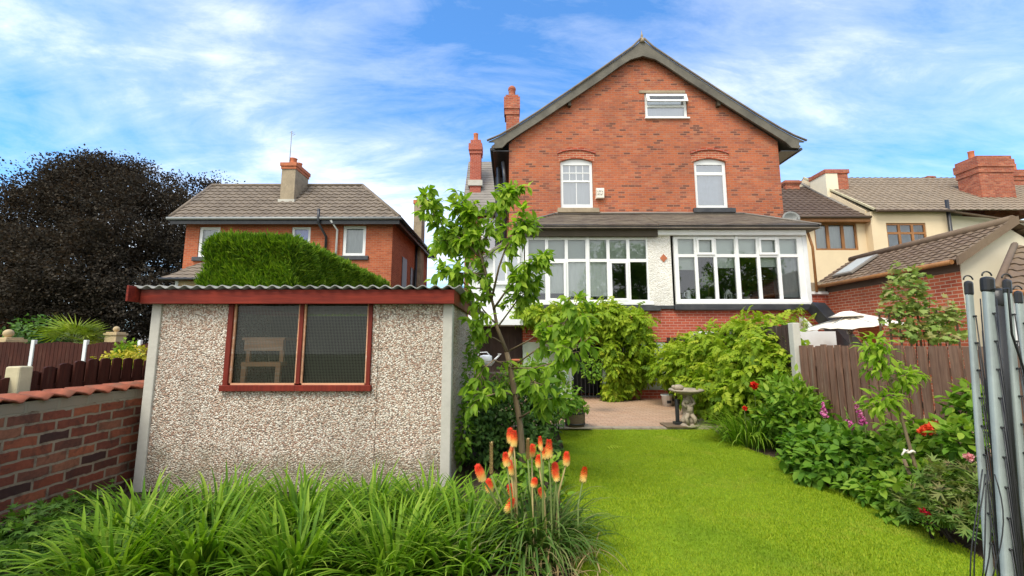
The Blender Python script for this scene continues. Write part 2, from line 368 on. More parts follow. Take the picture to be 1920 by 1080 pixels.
M['soil'] = paint('bed_soil', (.055, .038, .027), .95, .35, 14, .9, dirt=(.10, .07, .045), dscale=22, damt=.6)
M['rubble'] = paint('dull_ground', (.10, .12, .05), .95, .25, 2, .4)
M['lawn_base'] = paint('lawn_ground', (.16, .25, .010), .95, .25, 9, .6)
M['glass'] = glass('window_glass', .07)
M['glass_sky'] = glass('upper_window_glass', .28)
M['glass_dusty'] = glass('shed_glass', -.02, (.90, .92, .88))
M['wire'] = paint('galvanised_wire', (.48, .47, .38), .6, .1, 5, 0)
M['red_petal'] = leaf('red_petals', [(.55, .012, .01), (.75, .03, .015), (.85, .06, .03)], .25, .5, (1.1, .8, .6))
M['orange_petal'] = leaf('orange_red_petals', [(.70, .05, .02), (.85, .10, .035), (.9, .16, .07)], .25, .5, (1.1, .8, .6))
M['dark_red_petal'] = leaf('dark_red_petals', [(.25, .005, .012), (.38, .01, .02)], .2, .5, (1.1, .8, .6))
M['pink_petal'] = leaf('pink_petals', [(.75, .30, .32), (.85, .45, .42), (.65, .2, .25)], .3, .5, (1.1, .9, .8))
M['foxglove'] = leaf('magenta_foxglove', [(.55, .09, .30), (.68, .16, .42), (.72, .32, .45)], .3, .5, (1.1, .8, .9))
M['poker'] = leaf('poker_florets', [(.80, .62, .20), (.85, .52, .12), (.88, .22, .05), (.85, .085, .03), (.82, .065, .025)], .25, .5, (1.1, .9, .6))
M['poker_bud'] = leaf('spent_poker', [(.38, .28, .12), (.46, .34, .16), (.42, .25, .12)], .2, .7)
M['stalk'] = paint('green_stalk', (.16, .21, .06), .6, .2, 12, .1)
M['stalk_tan'] = paint('tan_stalk', (.36, .29, .12), .7, .2, 12, .1)
G = {
 'cherry': leaf('cherry_leaves', [(.11, .22, .016), (.20, .34, .024), (.30, .45, .035), (.42, .52, .06)], .5),
 'dark': leaf('dark_shrub_leaves', [(.025, .06, .016), (.055, .115, .024), (.09, .18, .034), (.15, .26, .05)], .3),
 'wist': leaf('wisteria_leaves', [(.11, .20, .012), (.20, .32, .016), (.31, .42, .024), (.45, .50, .045)], .42),
 'bush': leaf('bed_shrub_leaves', [(.08, .19, .02), (.14, .28, .026), (.22, .36, .036), (.32, .43, .05)], .4),
 'lily': leaf('strap_leaves', [(.035, .09, .007), (.095, .205, .011), (.17, .31, .017), (.25, .39, .028), (.36, .45, .07)], .38),
 'peony': leaf('peony_leaves', [(.08, .17, .03), (.14, .25, .045), (.22, .29, .07), (.26, .20, .09)], .36),
 'conifer': leaf('conifer_sprays', [(.05, .12, .010), (.11, .22, .012), (.18, .31, .016), (.28, .40, .03)], .3),
 'beech': leaf('copper_beech_leaves', [(.022, .020, .016), (.040, .036, .029), (.058, .050, .039), (.095, .080, .060)], .2, .85, spec=.03, tint=(1.2, .8, .5)),  # leaf tones lifted to carry the lens flare haze
 'back': leaf('shaded_tree_leaves', [(.008, .016, .006), (.015, .03, .01), (.03, .05, .016)], .2),
 'palm': leaf('palm_fronds', [(.18, .26, .02), (.30, .38, .03), (.45, .48, .07)], .3),
 'gold': leaf('golden_shrub_leaves', [(.35, .30, .03), (.50, .42, .04), (.60, .50, .07)], .3),
 'vine': leaf('vine_leaves', [(.12, .2, .03), (.2, .3, .045), (.3, .38, .08), (.38, .3, .12)], .35),
 'grass': leaf('lawn_blades', [(.215, .31, .008), (.265, .36, .009), (.31, .40, .011), (.38, .43, .03)], .32, .6, patch=(((.44, .40, .06), 1.5, .55, .6), ((.10, .22, .008), .9, .52, .55), ((.12, .26, .02), 7, .60, .5))),
 'poker': leaf('poker_leaves', [(.04, .10, .018), (.08, .16, .025), (.13, .20, .04), (.36, .30, .14)], .3),
 'fern': leaf('low_bed_leaves', [(.04, .10, .015), (.075, .16, .022), (.13, .24, .03)], .3),
 'trellis': leaf('sparse_leaves', [(.12, .20, .04), (.2, .3, .06), (.3, .36, .1), (.38, .28, .14)], .3),
}
# ---------------------------------------------------------------- foliage
def T_ovate(wd=.26, curl=.14):
    v = [(0, 0, 0), (-wd*.85, .28, .05), (wd*.85, .28, .05), (-wd*.8, .62, .02), (wd*.8, .62, .02), (0, .32, -.02), (0, .66, -.05), (0, 1, -curl)]
    return np.array(v, float), [(0, 5, 1), (0, 2, 5), (1, 5, 6, 3), (5, 2, 4, 6), (3, 6, 7), (6, 4, 7)]
def T_small(wd=.3):
    return np.array([(0, 0, 0), (-wd, .5, .06), (0, .52, -.02), (wd, .5, .06), (0, 1, -.06)], float), [(0, 2, 1), (0, 3, 2), (1, 2, 4), (2, 3, 4)]
def T_diamond(wd=.3):
    return np.array([(0, 0, 0), (-wd, .5, .08), (wd, .5, -.04), (0, 1, 0)], float), [(0, 2, 1), (1, 2, 3)]
def T_pinnate(n=5, droop=.5, wd=.27, ll=.34):
    V = []; Fc = []
    def lf(b, d, L):
        d = d/np.linalg.norm(d); x = np.cross(d, (0, 0, 1)); x /= np.linalg.norm(x)+1e-9; k = len(V)
        V.extend([b, b+d*L*.45-x*L*wd, b+d*L*.45+x*L*wd, b+d*L+np.array((0, 0, -L*.2))]); Fc.extend([(k, k+2, k+1), (k+1, k+2, k+3)])
    for i in range(n):
        t = (i+.6)/n; b = np.array((0, t*.8, -droop*t*t*.5))
        for s in (-1, 1): lf(b, np.array((s*.85, .5, -.35)), ll*(1.05-.35*t))
    lf(np.array((0, .8, -droop*.5)), np.array((0, 1, -.7)), ll*.95)
    return np.array(V), Fc
def T_palmate(lobes=5, spread=1.9, notch=.5):
    V = [(0, 0, 0), ]; Fc = []
    k = lobes*2-1
    for i in range(k):
        a = -spread+2*spread*i/(k-1); r = 1 if i % 2 == 0 else notch
        V.append((.62*r*math.sin(a), .25+.62*r*math.cos(a), -.1*r))
    Fc = [(0, i+1, i+2)[::-1] for i in range(k-1)]
    return np.array(V, float), Fc
def unit(a): return a/(np.linalg.norm(a, axis=-1, keepdims=True)+1e-9)
def leaf_mesh(name, tmpl, pos, dirs, ups, size, matl, parent=None, rnd=None, local=False, wscale=None):
    tv, tf = tmpl; N = len(pos); nv = len(tv)
    y = unit(dirs); x = unit(np.cross(y, ups)); z = np.cross(x, y)
    sz = np.asarray(size).reshape(-1, 1, 1)*np.ones((N, 1, 1)); ws = sz if wscale is None else sz*np.asarray(wscale).reshape(-1, 1, 1)
    co = pos[:, None, :]+ws*tv[None, :, 0:1]*x[:, None, :]+sz*tv[None, :, 1:2]*y[:, None, :]+sz*tv[None, :, 2:3]*z[:, None, :]
    tot = np.array([len(f) for f in tf]); fl = np.concatenate([np.array(f) for f in tf])
    idx = (fl[None, :]+(np.arange(N)*nv)[:, None]).ravel(); lt = np.tile(tot, N)
    rnd = RNG.random(N) if rnd is None else rnd
    return raw_mesh(name, co.reshape(-1, 3), idx, lt, np.repeat(rnd, nv), matl, parent, local)
def raw_mesh(name, co, idx, lt, rnd, matl, parent=None, local=False):
    me = bpy.data.meshes.new(name)
    me.vertices.add(len(co)); me.vertices.foreach_set('co', np.ascontiguousarray(co, np.float32).ravel())
    me.loops.add(len(idx)); me.loops.foreach_set('vertex_index', np.ascontiguousarray(idx, np.int32))
    ls = np.concatenate(([0], np.cumsum(lt)[:-1])); me.polygons.add(len(lt))
    me.polygons.foreach_set('loop_start', ls.astype(np.int32)); me.polygons.foreach_set('loop_total', lt.astype(np.int32))
    me.update(calc_edges=True); me.validate()
    a = me.attributes.new('rnd', 'FLOAT', 'POINT'); a.data.foreach_set('value', np.ascontiguousarray(rnd, np.float32))
    me.materials.append(matl)
    return link(name, me, parent, local)
def blob_points(blobs, n, shell=.55):
    """points through lumpy ellipsoids; returns positions and outward directions"""
    w_ = np.array([(b[1][0]*b[1][1]+b[1][1]*b[1][2]+b[1][0]*b[1][2]) for b in blobs]); cnt = np.maximum(1, (n*w_/w_.sum()).astype(int))
    P, D = [], []
    for (c, r), k in zip(blobs, cnt):
        d = unit(RNG.normal(size=(k, 3))); ph = RNG.random(3)*6
        lump = 1+.16*np.sin(d[:, 0]*5+ph[0])*np.sin(d[:, 2]*5+ph[1])+.10*np.sin(d[:, 1]*9+ph[2])
        q = (shell+(1-shell)*RNG.random(k)**.7)*lump*(1+.08*RNG.normal(size=k))
        P.append(np.array(c)+d*np.array(r)*q[:, None]); D.append(unit(d/np.array(r)))
    return np.vstack(P), np.vstack(D)
def shrub(name, label, cat, blobs, tmpl, n, size, matl, group=None, stems=5, shell=.5, droop=.35, out=.7, jit=.6, base=None, stem_r=.012, stem_mat='bark_dark', zmin=.01, rnd=None, foliage='foliage'):
    c0 = np.mean([b[0] for b in blobs], axis=0) if base is None else np.array(base)
    root = thing(name, label, cat, (float(c0[0]), float(c0[1]), float(base[2]) if base is not None else 0), group)
    P, D = blob_points(blobs, n, shell)
    k = P[:, 2] > zmin; P, D = P[k], D[k]; N = len(P)
    d = unit(D*out+RNG.normal(size=(N, 3))*jit+np.array((0, 0, -droop)))
    up = unit(D*.5+np.array((0, 0, 1.))+RNG.normal(size=(N, 3))*.35)
    sz = size*(.65+.6*RNG.random(N))
    hi = np.clip(.25+.5*RNG.random(N)+.25*D[:, 2]+.12*RNG.normal(size=N), 0, 1)   # leaves on the upper side of each blob are paler
    leaf_mesh(foliage, tmpl, P, d, up, sz, matl, root, hi if rnd is None else rnd(N))
    if stems:
        mb = MB()
        for i in range(stems):
            b, r = sorted(blobs, key=lambda q: np.linalg.norm((np.array(q[0])-c0)*np.array((1, 1, .3))))[i % max(1, min(len(blobs), 4))]
            t = np.array(b)+RNG.normal(size=3)*np.array(r)*.45; s0 = c0+RNG.normal(size=3)*.07; s0[2] = root.location.z
            m_ = (s0+t)/2+RNG.normal(size=3)*.06
            mb.tube([s0, m_, t], [stem_r, stem_r*.75, stem_r*.35], 6)
        mb.build('stem', M[stem_mat], root)
    return root
def blades(name, base, az, lean, length, width, droop, matl, parent=None, rnd=None, seg=8, local=False, fold=.25):
    """strap leaves that rise and arch over: arrays per blade"""
    N = len(base); h = np.stack([np.cos(az), np.sin(az), np.zeros(N)], 1); sd_ = np.stack([-np.sin(az), np.cos(az), np.zeros(N)], 1)
    pts = np.zeros((N, seg+1, 3)); p = base.copy(); ang = lean.copy()
    st = length/seg
    for i in range(seg+1):
        pts[:, i] = p
        p = p+st[:, None]*(h*np.sin(ang)[:, None]+np.array((0, 0, 1.))*np.cos(ang)[:, None])
        ang = ang+droop*(i+1)/seg*2/seg*2.2
    t = np.linspace(0, 1, seg+1); prof = np.clip(np.minimum(.55+t*1.6, 1)*(1-t**2.6), .02, 1)
    w_ = width[:, None, None]*prof[None, :, None]*.5
    tw = sd_[:, None, :]
    L = pts-tw*w_; Rr = pts+tw*w_; mid = pts-np.array((0, 0, 1.))*w_*fold
    co = np.stack([L, mid, Rr], 2).reshape(N, -1, 3); nv = (seg+1)*3
    f = []
    for i in range(seg):
        a = i*3; f += [a, a+1, a+4, a+3, a+1, a+2, a+5, a+4]
    idx = (np.array(f)[None, :]+(np.arange(N)*nv)[:, None]).ravel(); lt = np.full(N*seg*2, 4)
    rnd = RNG.random(N) if rnd is None else rnd
    tone = np.clip(rnd[:, None]*.75+.3*np.repeat(t, 3)[None, :]-.05, 0, 1).ravel()
    return raw_mesh(name, co.reshape(-1, 3), idx, lt, tone, matl, parent, local)
# ================================================================ the setting
def XL(Y):                                             # left and right edge of the lawn
    return np.interp(Y, [1, 3.2, 4.3, 5.6, 6.6, 8.0], [.40, .46, .50, .62, .80, .86])
_lp = [(1340, 813), (1400, 842), (1460, 862), (1500, 893), (1560, 922), (1640, 948), (1700, 972), (1760, 1002), (1815, 1032), (1850, 1062)]
_le = sorted([(gr(*q, .03).y, gr(*q, .03).x) for q in _lp])
def XR(Y): return np.interp(Y, [1.0]+[a for a, b in _le]+[8.0], [2.7]+[b for a, b in _le]+[3.62])
g = MB(); g.add([(-400, -60, -.06), (400, -60, -.06), (400, 700, -.06), (-400, 700, -.06)], [(0, 1, 2, 3)])
structure('ground', g, M['rubble'])
def sheet(x0, x1, y0, y1, z, nx, ny, amp, sc=3.0):
    mb = MB(); vs = []
    for j in range(ny+1):
        for i in range(nx+1):
            x = x0+(x1-x0)*i/nx; y = y0+(y1-y0)*j/ny
            vs.append((x, y, z+amp*(math.sin(x*sc+1.3*math.sin(y*sc*.7))*math.cos(y*sc*1.3)+random.uniform(-.5, .5))))
    return mb.add(vs, [(j*(nx+1)+i, j*(nx+1)+i+1, (j+1)*(nx+1)+i+1, (j+1)*(nx+1)+i) for j in range(ny) for i in range(nx)], True)
structure('soil', sheet(-4.1, 4.35, .4, 8.0, -.005, 110, 100, .008, 4), M['soil'])
lb = MB(); ys = np.linspace(.8, 7.93, 60); top, side = [], []
for Y in ys: top += [(float(XL(Y)), Y, .022), (float(XR(Y)), Y, .022)]; side += [(float(XL(Y)), Y, -.04), (float(XR(Y)), Y, -.04)]
lb.add(top, [(2*i, 2*i+1, 2*i+3, 2*i+2) for i in range(59)])
b = len(top); lb.add(top+side, [(2*i, 2*i+2, b+2*i+2, b+2*i) for i in range(59)]+[(2*i+1, b+2*i+1, b+2*i+3, 2*i+3) for i in range(59)])
structure('lawn', lb, M['lawn_base'])
N = 300000
Y_ = 1.9+(7.95-1.9)*RNG.random(N)**1.35; xl, xr = XL(Y_), XR(Y_)
X_ = xl-.03+(xr-xl+.06)*RNG.random(N); L_ = (.012+.014*RNG.random(N))*(1+.25*np.sin(X_*3+1)*np.sin(Y_*2.3)); az = RNG.random(N)*2*PI; tl = .3+.75*RNG.random(N)
edge = np.minimum(X_-xl, xr-X_) < .05; L_ = np.where(edge, L_*1.9, L_)
bw = .0022+.0016*RNG.random(N); P0 = np.stack([X_, Y_, np.full(N, .02)], 1)
sd2 = np.stack([-np.sin(az), np.cos(az), np.zeros(N)], 1)*bw[:, None]
tip = P0+np.stack([np.cos(az)*np.sin(tl), np.sin(az)*np.sin(tl), np.cos(tl)], 1)*L_[:, None]
co = np.stack([P0-sd2, P0+sd2, tip], 1).reshape(-1, 3)
go = raw_mesh('grass', co, np.arange(3*N), np.full(N, 3), np.repeat(RNG.random(N), 3), G['grass'])
props(go, kind='stuff')
# patio of small brick pavers laid in courses, with an edging kerb
m, t = mat('patio_pavers'); bt = t.new('ShaderNodeTexBrick', i={'Vector': t.co, 'Scale': 1, 'Mortar Size': .006, 'Brick Width': .21, 'Row Height': .105})
for k, c in (('Color1', (.44, .27, .17)), ('Color2', (.52, .34, .23)), ('Mortar', (.22, .15, .10))): bt.inputs[k].default_value = (*c, 1)
c = t.mix(t.ramp(t.noise(t.co, 1.1, 6, .65), [(.42, 0), (.7, .6)]), bt.outputs[0], (.40, .28, .19)); t.l.new(c, t.pb.inputs['Base Color']); t.pb.inputs['Roughness'].default_value = .85
bump(t, t.math('SUBTRACT', 1, bt.outputs[1]), .5, .008); M['paver'] = m
structure('patio', MB().box(-.2, 4.25, 8.1, 12.35, -.1, .05), M['paver'])
kb = MB(); x = .35
while x < 3.75:
    l = random.uniform(.55, .8); kb.box(x+.004, min(x+l, 3.8)-.004, 7.96+random.uniform(-.006, .006), 8.1, -.1, .058+random.uniform(-.006, .006)); x += l
structure('kerb', kb, M['cast_stone'])
structure('neighbour_yard', MB().box(4.4, 9.0, 3.0, 13.0, -.1, .02), M['paver'])

# ================================================================ main house
HY = 13.5
house = thing('brick_house', 'large red brick gabled house with two white bay windows on its garden side', 'house', (4.4, HY, 0))
W0, W1 = -.10, 8.87
up_l = (1.60, 2.67, 5.94, 7.55); up_r = (6.03, 7.10, 5.94, 7.55); att = (4.49, 5.92, 9.10, 9.98)
def arch(x0, x1, z, rise, n=8):
    return [(x0+(x1-x0)*i/n, z+rise*(1-(2*i/n-1)**2)) for i in range(n+1)]
hole_l = [(up_l[0], up_l[2]), (up_l[1], up_l[2])]+arch(up_l[0], up_l[1], up_l[3], .12)[::-1]
hole_r = [(up_r[0], up_r[2]), (up_r[1], up_r[2])]+arch(up_r[0], up_r[1], up_r[3], .12)[::-1]
hole_a = [(att[0], att[2]), (att[1], att[2]), (att[1], att[3]), (att[0], att[3])]
AX, AZ, SL = 4.43, 11.66, .735
KB = 1.02                                              # the verge hangs 0.2 m in front of the wall
def kz(z): return EYE+(z-EYE)*KB
def roofz(x): return AZ-SL*abs(x-AX)
wm = MB().wall([(W0, 0), (W1, 0), (W1, roofz(W1)-.12), (AX, AZ-.14), (W0, roofz(W0)-.12)],
               [hole_l, hole_r, hole_a, [(.6, .3), (8.0, .3), (8.0, 5.0), (.6, 5.0)]], HY, .25)
wm.box(W0, W0+.25, HY+.25, 21, 0, roofz(W0)-.15).box(W1-.25, W1, HY+.25, 21, 0, roofz(W1)-.15).box(W0, W1, 21, 21.2, 0, roofz(W0)-.15)
wm.build('wall', M['brick'], house)
rm = MB().wall([(W0+.26, 0), (W1-.26, 0), (W1-.26, 7.6), (AX, 10.9), (W0+.26, 7.6)], [], 16.5, .1).box(W0+.26, W1-.26, HY+.3, 16.5, 5.3, 5.4).box(W0+.26, W1-.26, HY+.3, 16.5, 8.3, 8.4)
rm.build('inner_wall', M['room_warm'], house)
ex = 5.05; ez = AZ-SL*ex
rf = MB().slab([(AX-ex, 13.36, ez), (AX, 13.36, AZ), (AX, 21.3, AZ), (AX-ex, 21.3, ez)][::-1], .10).slab([(AX, 13.36, AZ), (AX+ex, 13.36, ez), (AX+ex, 21.3, ez), (AX, 21.3, AZ)][::-1], .10)
rf.build('roof', M['slate'], house)
# barge boards: flared at the foot, rounded where they meet
def barge(sgn):
    tp = [(0, 11.62), (.35, 11.30), (1.2, 10.66), (2.4, 9.78), (3.6, 8.93), (4.3, 8.46), (4.75, 8.19), (5.10, 8.02)]
    bt_ = [(4.92, 8.02), (4.90, 7.80), (4.66, 7.82), (4.5, 8.0), (4.15, 8.25), (3.4, 8.76), (2.4, 9.47), (1.4, 10.18), (.8, 10.64), (.42, 10.90), (0, 11.03)]
    return [(AX+sgn*x*KB, kz(z)) for x, z in tp+bt_]
for sgn in (-1, 1): MB().prism(barge(sgn), 13.29, 13.355).build('barge_board', M['barge'], house, .008)
for sgn in (-1, 1):
    pts = [(AX+sgn*x*KB, 13.27, kz(z+.03)) for x, z in [(0.05, 11.62), (.35, 11.31), (1.2, 10.67), (2.4, 9.79), (3.6, 8.94), (4.3, 8.47), (4.75, 8.2), (5.15, 8.02)]]
    MB().tube(pts, .035, 6).build('verge_capping', M['slate'], house)
    eb = MB()
    for k in (1,): eb.box(AX+sgn*(1.3+1.2*k)-.05, AX+sgn*(1.3+1.2*k)+.05, 13.355, 13.5, roofz(AX+1.3+1.2*k)-.36, roofz(AX+1.3+1.2*k)-.2)
    eb.build('purlin_end', M['brown_fascia'], house)
MB().lathe([(.10, -.12), (.085, 0), (.05, .05), (.03, .12), (.045, .16), (.02, .22), (.006, .36)], (AX, 13.32, kz(11.62)), 10).build('finial', M['stone'], house)
MB().box(AX-ex-.02, W0, 13.36, 21.2, ez-.10, ez-.07).box(AX-ex+.0, AX-ex+.04, 13.36, 21.2, ez-.12, ez-.0).build('soffit', M['black'], house)
MB().box(W1, AX+ex+.02, 13.36, 21.2, ez-.10, ez-.07).box(AX+ex-.04, AX+ex, 13.36, 21.2, ez-.12, ez-.0).build('soffit', M['black'], house)
MB().tube([(AX-ex-.06, 13.36, ez-.02), (AX-ex-.06, 21, ez-.0)], .05, 8).build('gutter', M['black'], house)
MB().tube([(AX+ex+.06, 13.36, ez-.02), (AX+ex+.06, 21, ez-.0)], .05, 8).build('gutter', M['black'], house)
MB().tube([(-.3, 13.62, 7.6), (-.24, 13.62, 7.0), (-.24, 13.62, 4.0)], .055, 8).build('drainpipe', M['black'], house)
MB().tube([(-.46, 14.1, 7.6), (-.42, 14.1, 3.5)], .07, 8).build('drainpipe', M['black'], house)
MB().box(-.62, -.2, 15.2, 16.4, 3.0, 7.7).build('side_shade_board', M['black'], house)  # black board standing for the shadow behind the pipes
# chimney on the far slope
cy = 17.0; ca = at(945, 178, cy); cb = at(975, 215, cy); cc = at(949, 213, cy); ce = at(974, 252, cy)
ch = MB().box(cc.x, ce.x, cy, cy+.6, 8.6, cb.z).box(ca.x+.03, cb.x-.03, cy-.04, cy+.64, cb.z, cb.z+.25).box(ca.x, cb.x, cy-.08, cy+.68, cb.z+.25, ca.z-.12).box(ca.x+.07, cb.x-.07, cy-.02, cy+.62, ca.z-.12, ca.z)
cho = ch.build('chimney', M['chimney_brick'], house)
MB().lathe([(.17, 0), (.15, .1), (.145, .36), (.17, .40), (.165, .48), (.10, .56)], ((ca.x+cb.x)/2, cy+.3, ca.z), 14).build('chimney_pot', M['chimney_brick'], cho)
# upper windows
def sash(root, x0, x1, z0, z1, y, cells, fw=.07, arch_rise=0, glass='glass_sky', bars=(), curtain_and_reflection=None, name='window', fm='white', panes=None):
    """frame with a hole per light; cells and bars in fractions of the opening"""
    outer = [(x0, z0), (x1, z0)]+(arch(x0, x1, z1, arch_rise)[::-1] if arch_rise else [(x1, z1), (x0, z1)])
    f = MB(); hs = []
    for (a, b_, c_, d_) in cells: hs.append([(x0+(x1-x0)*a, z0+(z1-z0)*c_), (x0+(x1-x0)*b_, z0+(z1-z0)*c_), (x0+(x1-x0)*b_, z0+(z1-z0)*d_), (x0+(x1-x0)*a, z0+(z1-z0)*d_)])
    f.wall(outer, hs, y, fw)
    for (a, b_, c_, d_) in bars: f.box(x0+(x1-x0)*a, x0+(x1-x0)*b_, y+.015, y+.04, z0+(z1-z0)*c_, z0+(z1-z0)*d_)
    fo = f.build(name, M[fm], root, .006)
    p = MB()
    for h in hs: p.add([(x, y+.03, z) for x, z in h], [(0, 1, 2, 3)])
    p.build('pane', M[glass], fo)
    if curtain_and_reflection:
        cm, dep = curtain_and_reflection; q = MB(); nn = 40
        vs = [(x0+.03+(x1-x0-.06)*i/nn, y+dep+.014*math.sin(i*.55+1.2*math.sin(i*.31)), z) for z in (z0+.03, z1-.03) for i in range(nn+1)]
        q.add(vs, [(i, i+1, nn+2+i, nn+1+i) for i in range(nn)], True); q.build('curtain_and_reflection', M[cm], fo)
    return fo
wy = HY+.07
x0, x1, z0, z1 = up_l
sash(house, x0+.01, x1-.01, z0+.02, z1, wy, [(.08, .92, .09, .57), (.08, .92, .61, .94)], arch_rise=.11, curtain_and_reflection=('net', .16),  # grey sheet behind the glass stands in for reflected sky
     bars=[(.49, .51, .09, .57)]+[(a-.01, a+.01, .61, .94) for a in (.29, .5, .71)]+[(.08, .92, .765, .785)])
x0, x1, z0, z1 = up_r
sash(house, x0+.01, x1-.01, z0+.02, z1, wy, [(.09, .91, .07, .72), (.09, .91, .79, .95)], arch_rise=.11, curtain_and_reflection=('net_sky_tint', .20))  # blue-grey sheet stands in for the sky mirrored in this pane
x0, x1, z0, z1 = att
af = sash(house, x0+.01, x1-.01, z0+.01, z1-.01, HY+.04, [(.06, .94, .08, .46), (.06, .94, .54, .95)], curtain_and_reflection=('net', .14))
tb = MB(); pv = [(HY+.01, z1-.03), (HY-.03, z1-.03), (HY-.16, z1-.36), (HY-.12, z1-.37)]
tb.prismx(pv[:2]+[(HY-.06, z1-.12), (HY-.02, z1-.12)], x0+.04, x1-.02).prismx([(HY-.11, z1-.28), (HY-.07, z1-.28), (HY-.12, z1-.37), (HY-.16, z1-.36)], x0+.04, x1-.02)
tb.prismx(pv, x0+.04, x0+.13).prismx(pv, x1-.11, x1-.02); to = tb.build('casement', M['white'], af, .006)
MB().add([(x0+.12, HY-.045, z1-.11), (x1-.10, HY-.045, z1-.11), (x1-.10, HY-.105, z1-.29), (x0+.12, HY-.105, z1-.29)], [(3, 2, 1, 0)]).build('casement_pane', M['glass'], af)
MB().box(att[0]-.18, att[1]-.05, HY-.025, HY+.05, att[3]+.01, att[3]+.10).build('lintel', M['stone'], house)
MB().box(att[0]-.02, att[1]+.05, HY-.07, HY+.05, att[2]-.05, att[2]).build('sill', M['white'], house, .006)
for (x0, x1, z0, z1), sm in ((up_l, 'stone'), (up_r, 'black_stone')):
    lo, hi = arch(x0-.06, x1+.06, z1-.01, .13), arch(x0-.08, x1+.08, z1+.27, .13)
    MB().prism(lo+hi[::-1], HY-.012, HY+.1).build('brick_arch', M['brick_orange'], house)
    l2, h2 = arch(x0-.1, x1+.1, z1+.272, .13), arch(x0-.1, x1+.1, z1+.345, .13)
    MB().prism(l2+h2[::-1], HY-.05, HY+.05).build('hood_mould', M['brick_red'], house, .01)
    MB().box(x0-.12, x1+.17, HY-.11, HY+.06, z0-.155, z0).build('sill', M[sm], house, .012)
# the bays: lower storey, render panel, windows, fascias, roofs
BY = 12.0; BX0, BX1 = .30, 8.52
dl, dr = 1.62, 2.55
MB().wall([(.3, .04), (dl, .04), (dl, 1.61), (.3, 1.61)], [], BY+.02, .2).build('rendered_wall', M['lime_wall'], house)
MB().wall([(dr, .30), (4.28, .30), (4.28, 1.61), (dr, 1.61)], [], BY+.02, .2).build('rendered_wall', M['lime_wall'], house)
MB().box(dr, 4.28, BY-.01, BY+.22, .05, .30).build('brick_plinth', M['brick_red'], house)
MB().box(.3, BX1, BY, BY+.2, 1.61, 2.60).box(4.42, BX1, BY, BY+.2, .0, 1.61).box(BX1-.2, BX1, BY+.2, HY, 0, 2.6).box(.3, .5, BY+.2, HY, 1.61, 2.6).build('bay_wall', M['brick_red'], house)
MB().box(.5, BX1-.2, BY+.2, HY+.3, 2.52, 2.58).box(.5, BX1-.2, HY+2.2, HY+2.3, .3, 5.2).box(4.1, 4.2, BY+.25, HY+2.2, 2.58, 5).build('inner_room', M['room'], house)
dd = thing('cellar_door', 'dark doorway with a barred metal gate under the climbing plant', 'door', (2.1, BY, .05))
MB().box(dl-.1, dr+.1, BY+1.4, BY+1.5, .05, 1.9).box(dl-.1, dl-.05, BY+.22, BY+1.4, .05, 1.9).box(dr+.05, dr+.1, BY+.22, BY+1.4, .05, 1.9).build('door', M['black_plastic'], dd)
gm = MB()
for k in range(8): gm.bar((dl+.08+k*.11, BY+.06, .08), (dl+.08+k*.11, BY+.06, 1.6), .018, .018)
for z in (.12, .8, 1.55): gm.bar((dl+.02, BY+.06, z), (dr-.02, BY+.06, z), .03, .025)
gm.build('gate', M['black'], dd)
MB().box(dl-.04, dl+.03, BY-.02, BY+.18, .05, 1.62).box(dr-.03, dr+.05, BY-.02, BY+.18, .05, 1.62).build('door_frame', M['lime_wall'], dd, .01)
MB().box(3.90, 4.56, BY+.005, BY+.24, 2.62, 4.66).build('render_panel', M['rough_white'], house)
dm = at(1244, 484, BY)
MB().prism([(dm.x-.10, dm.z), (dm.x, dm.z-.115), (dm.x+.10, dm.z), (dm.x, dm.z+.115)], BY-.018, BY+.02).build('diamond_tile', M['terracotta'], house, .004)
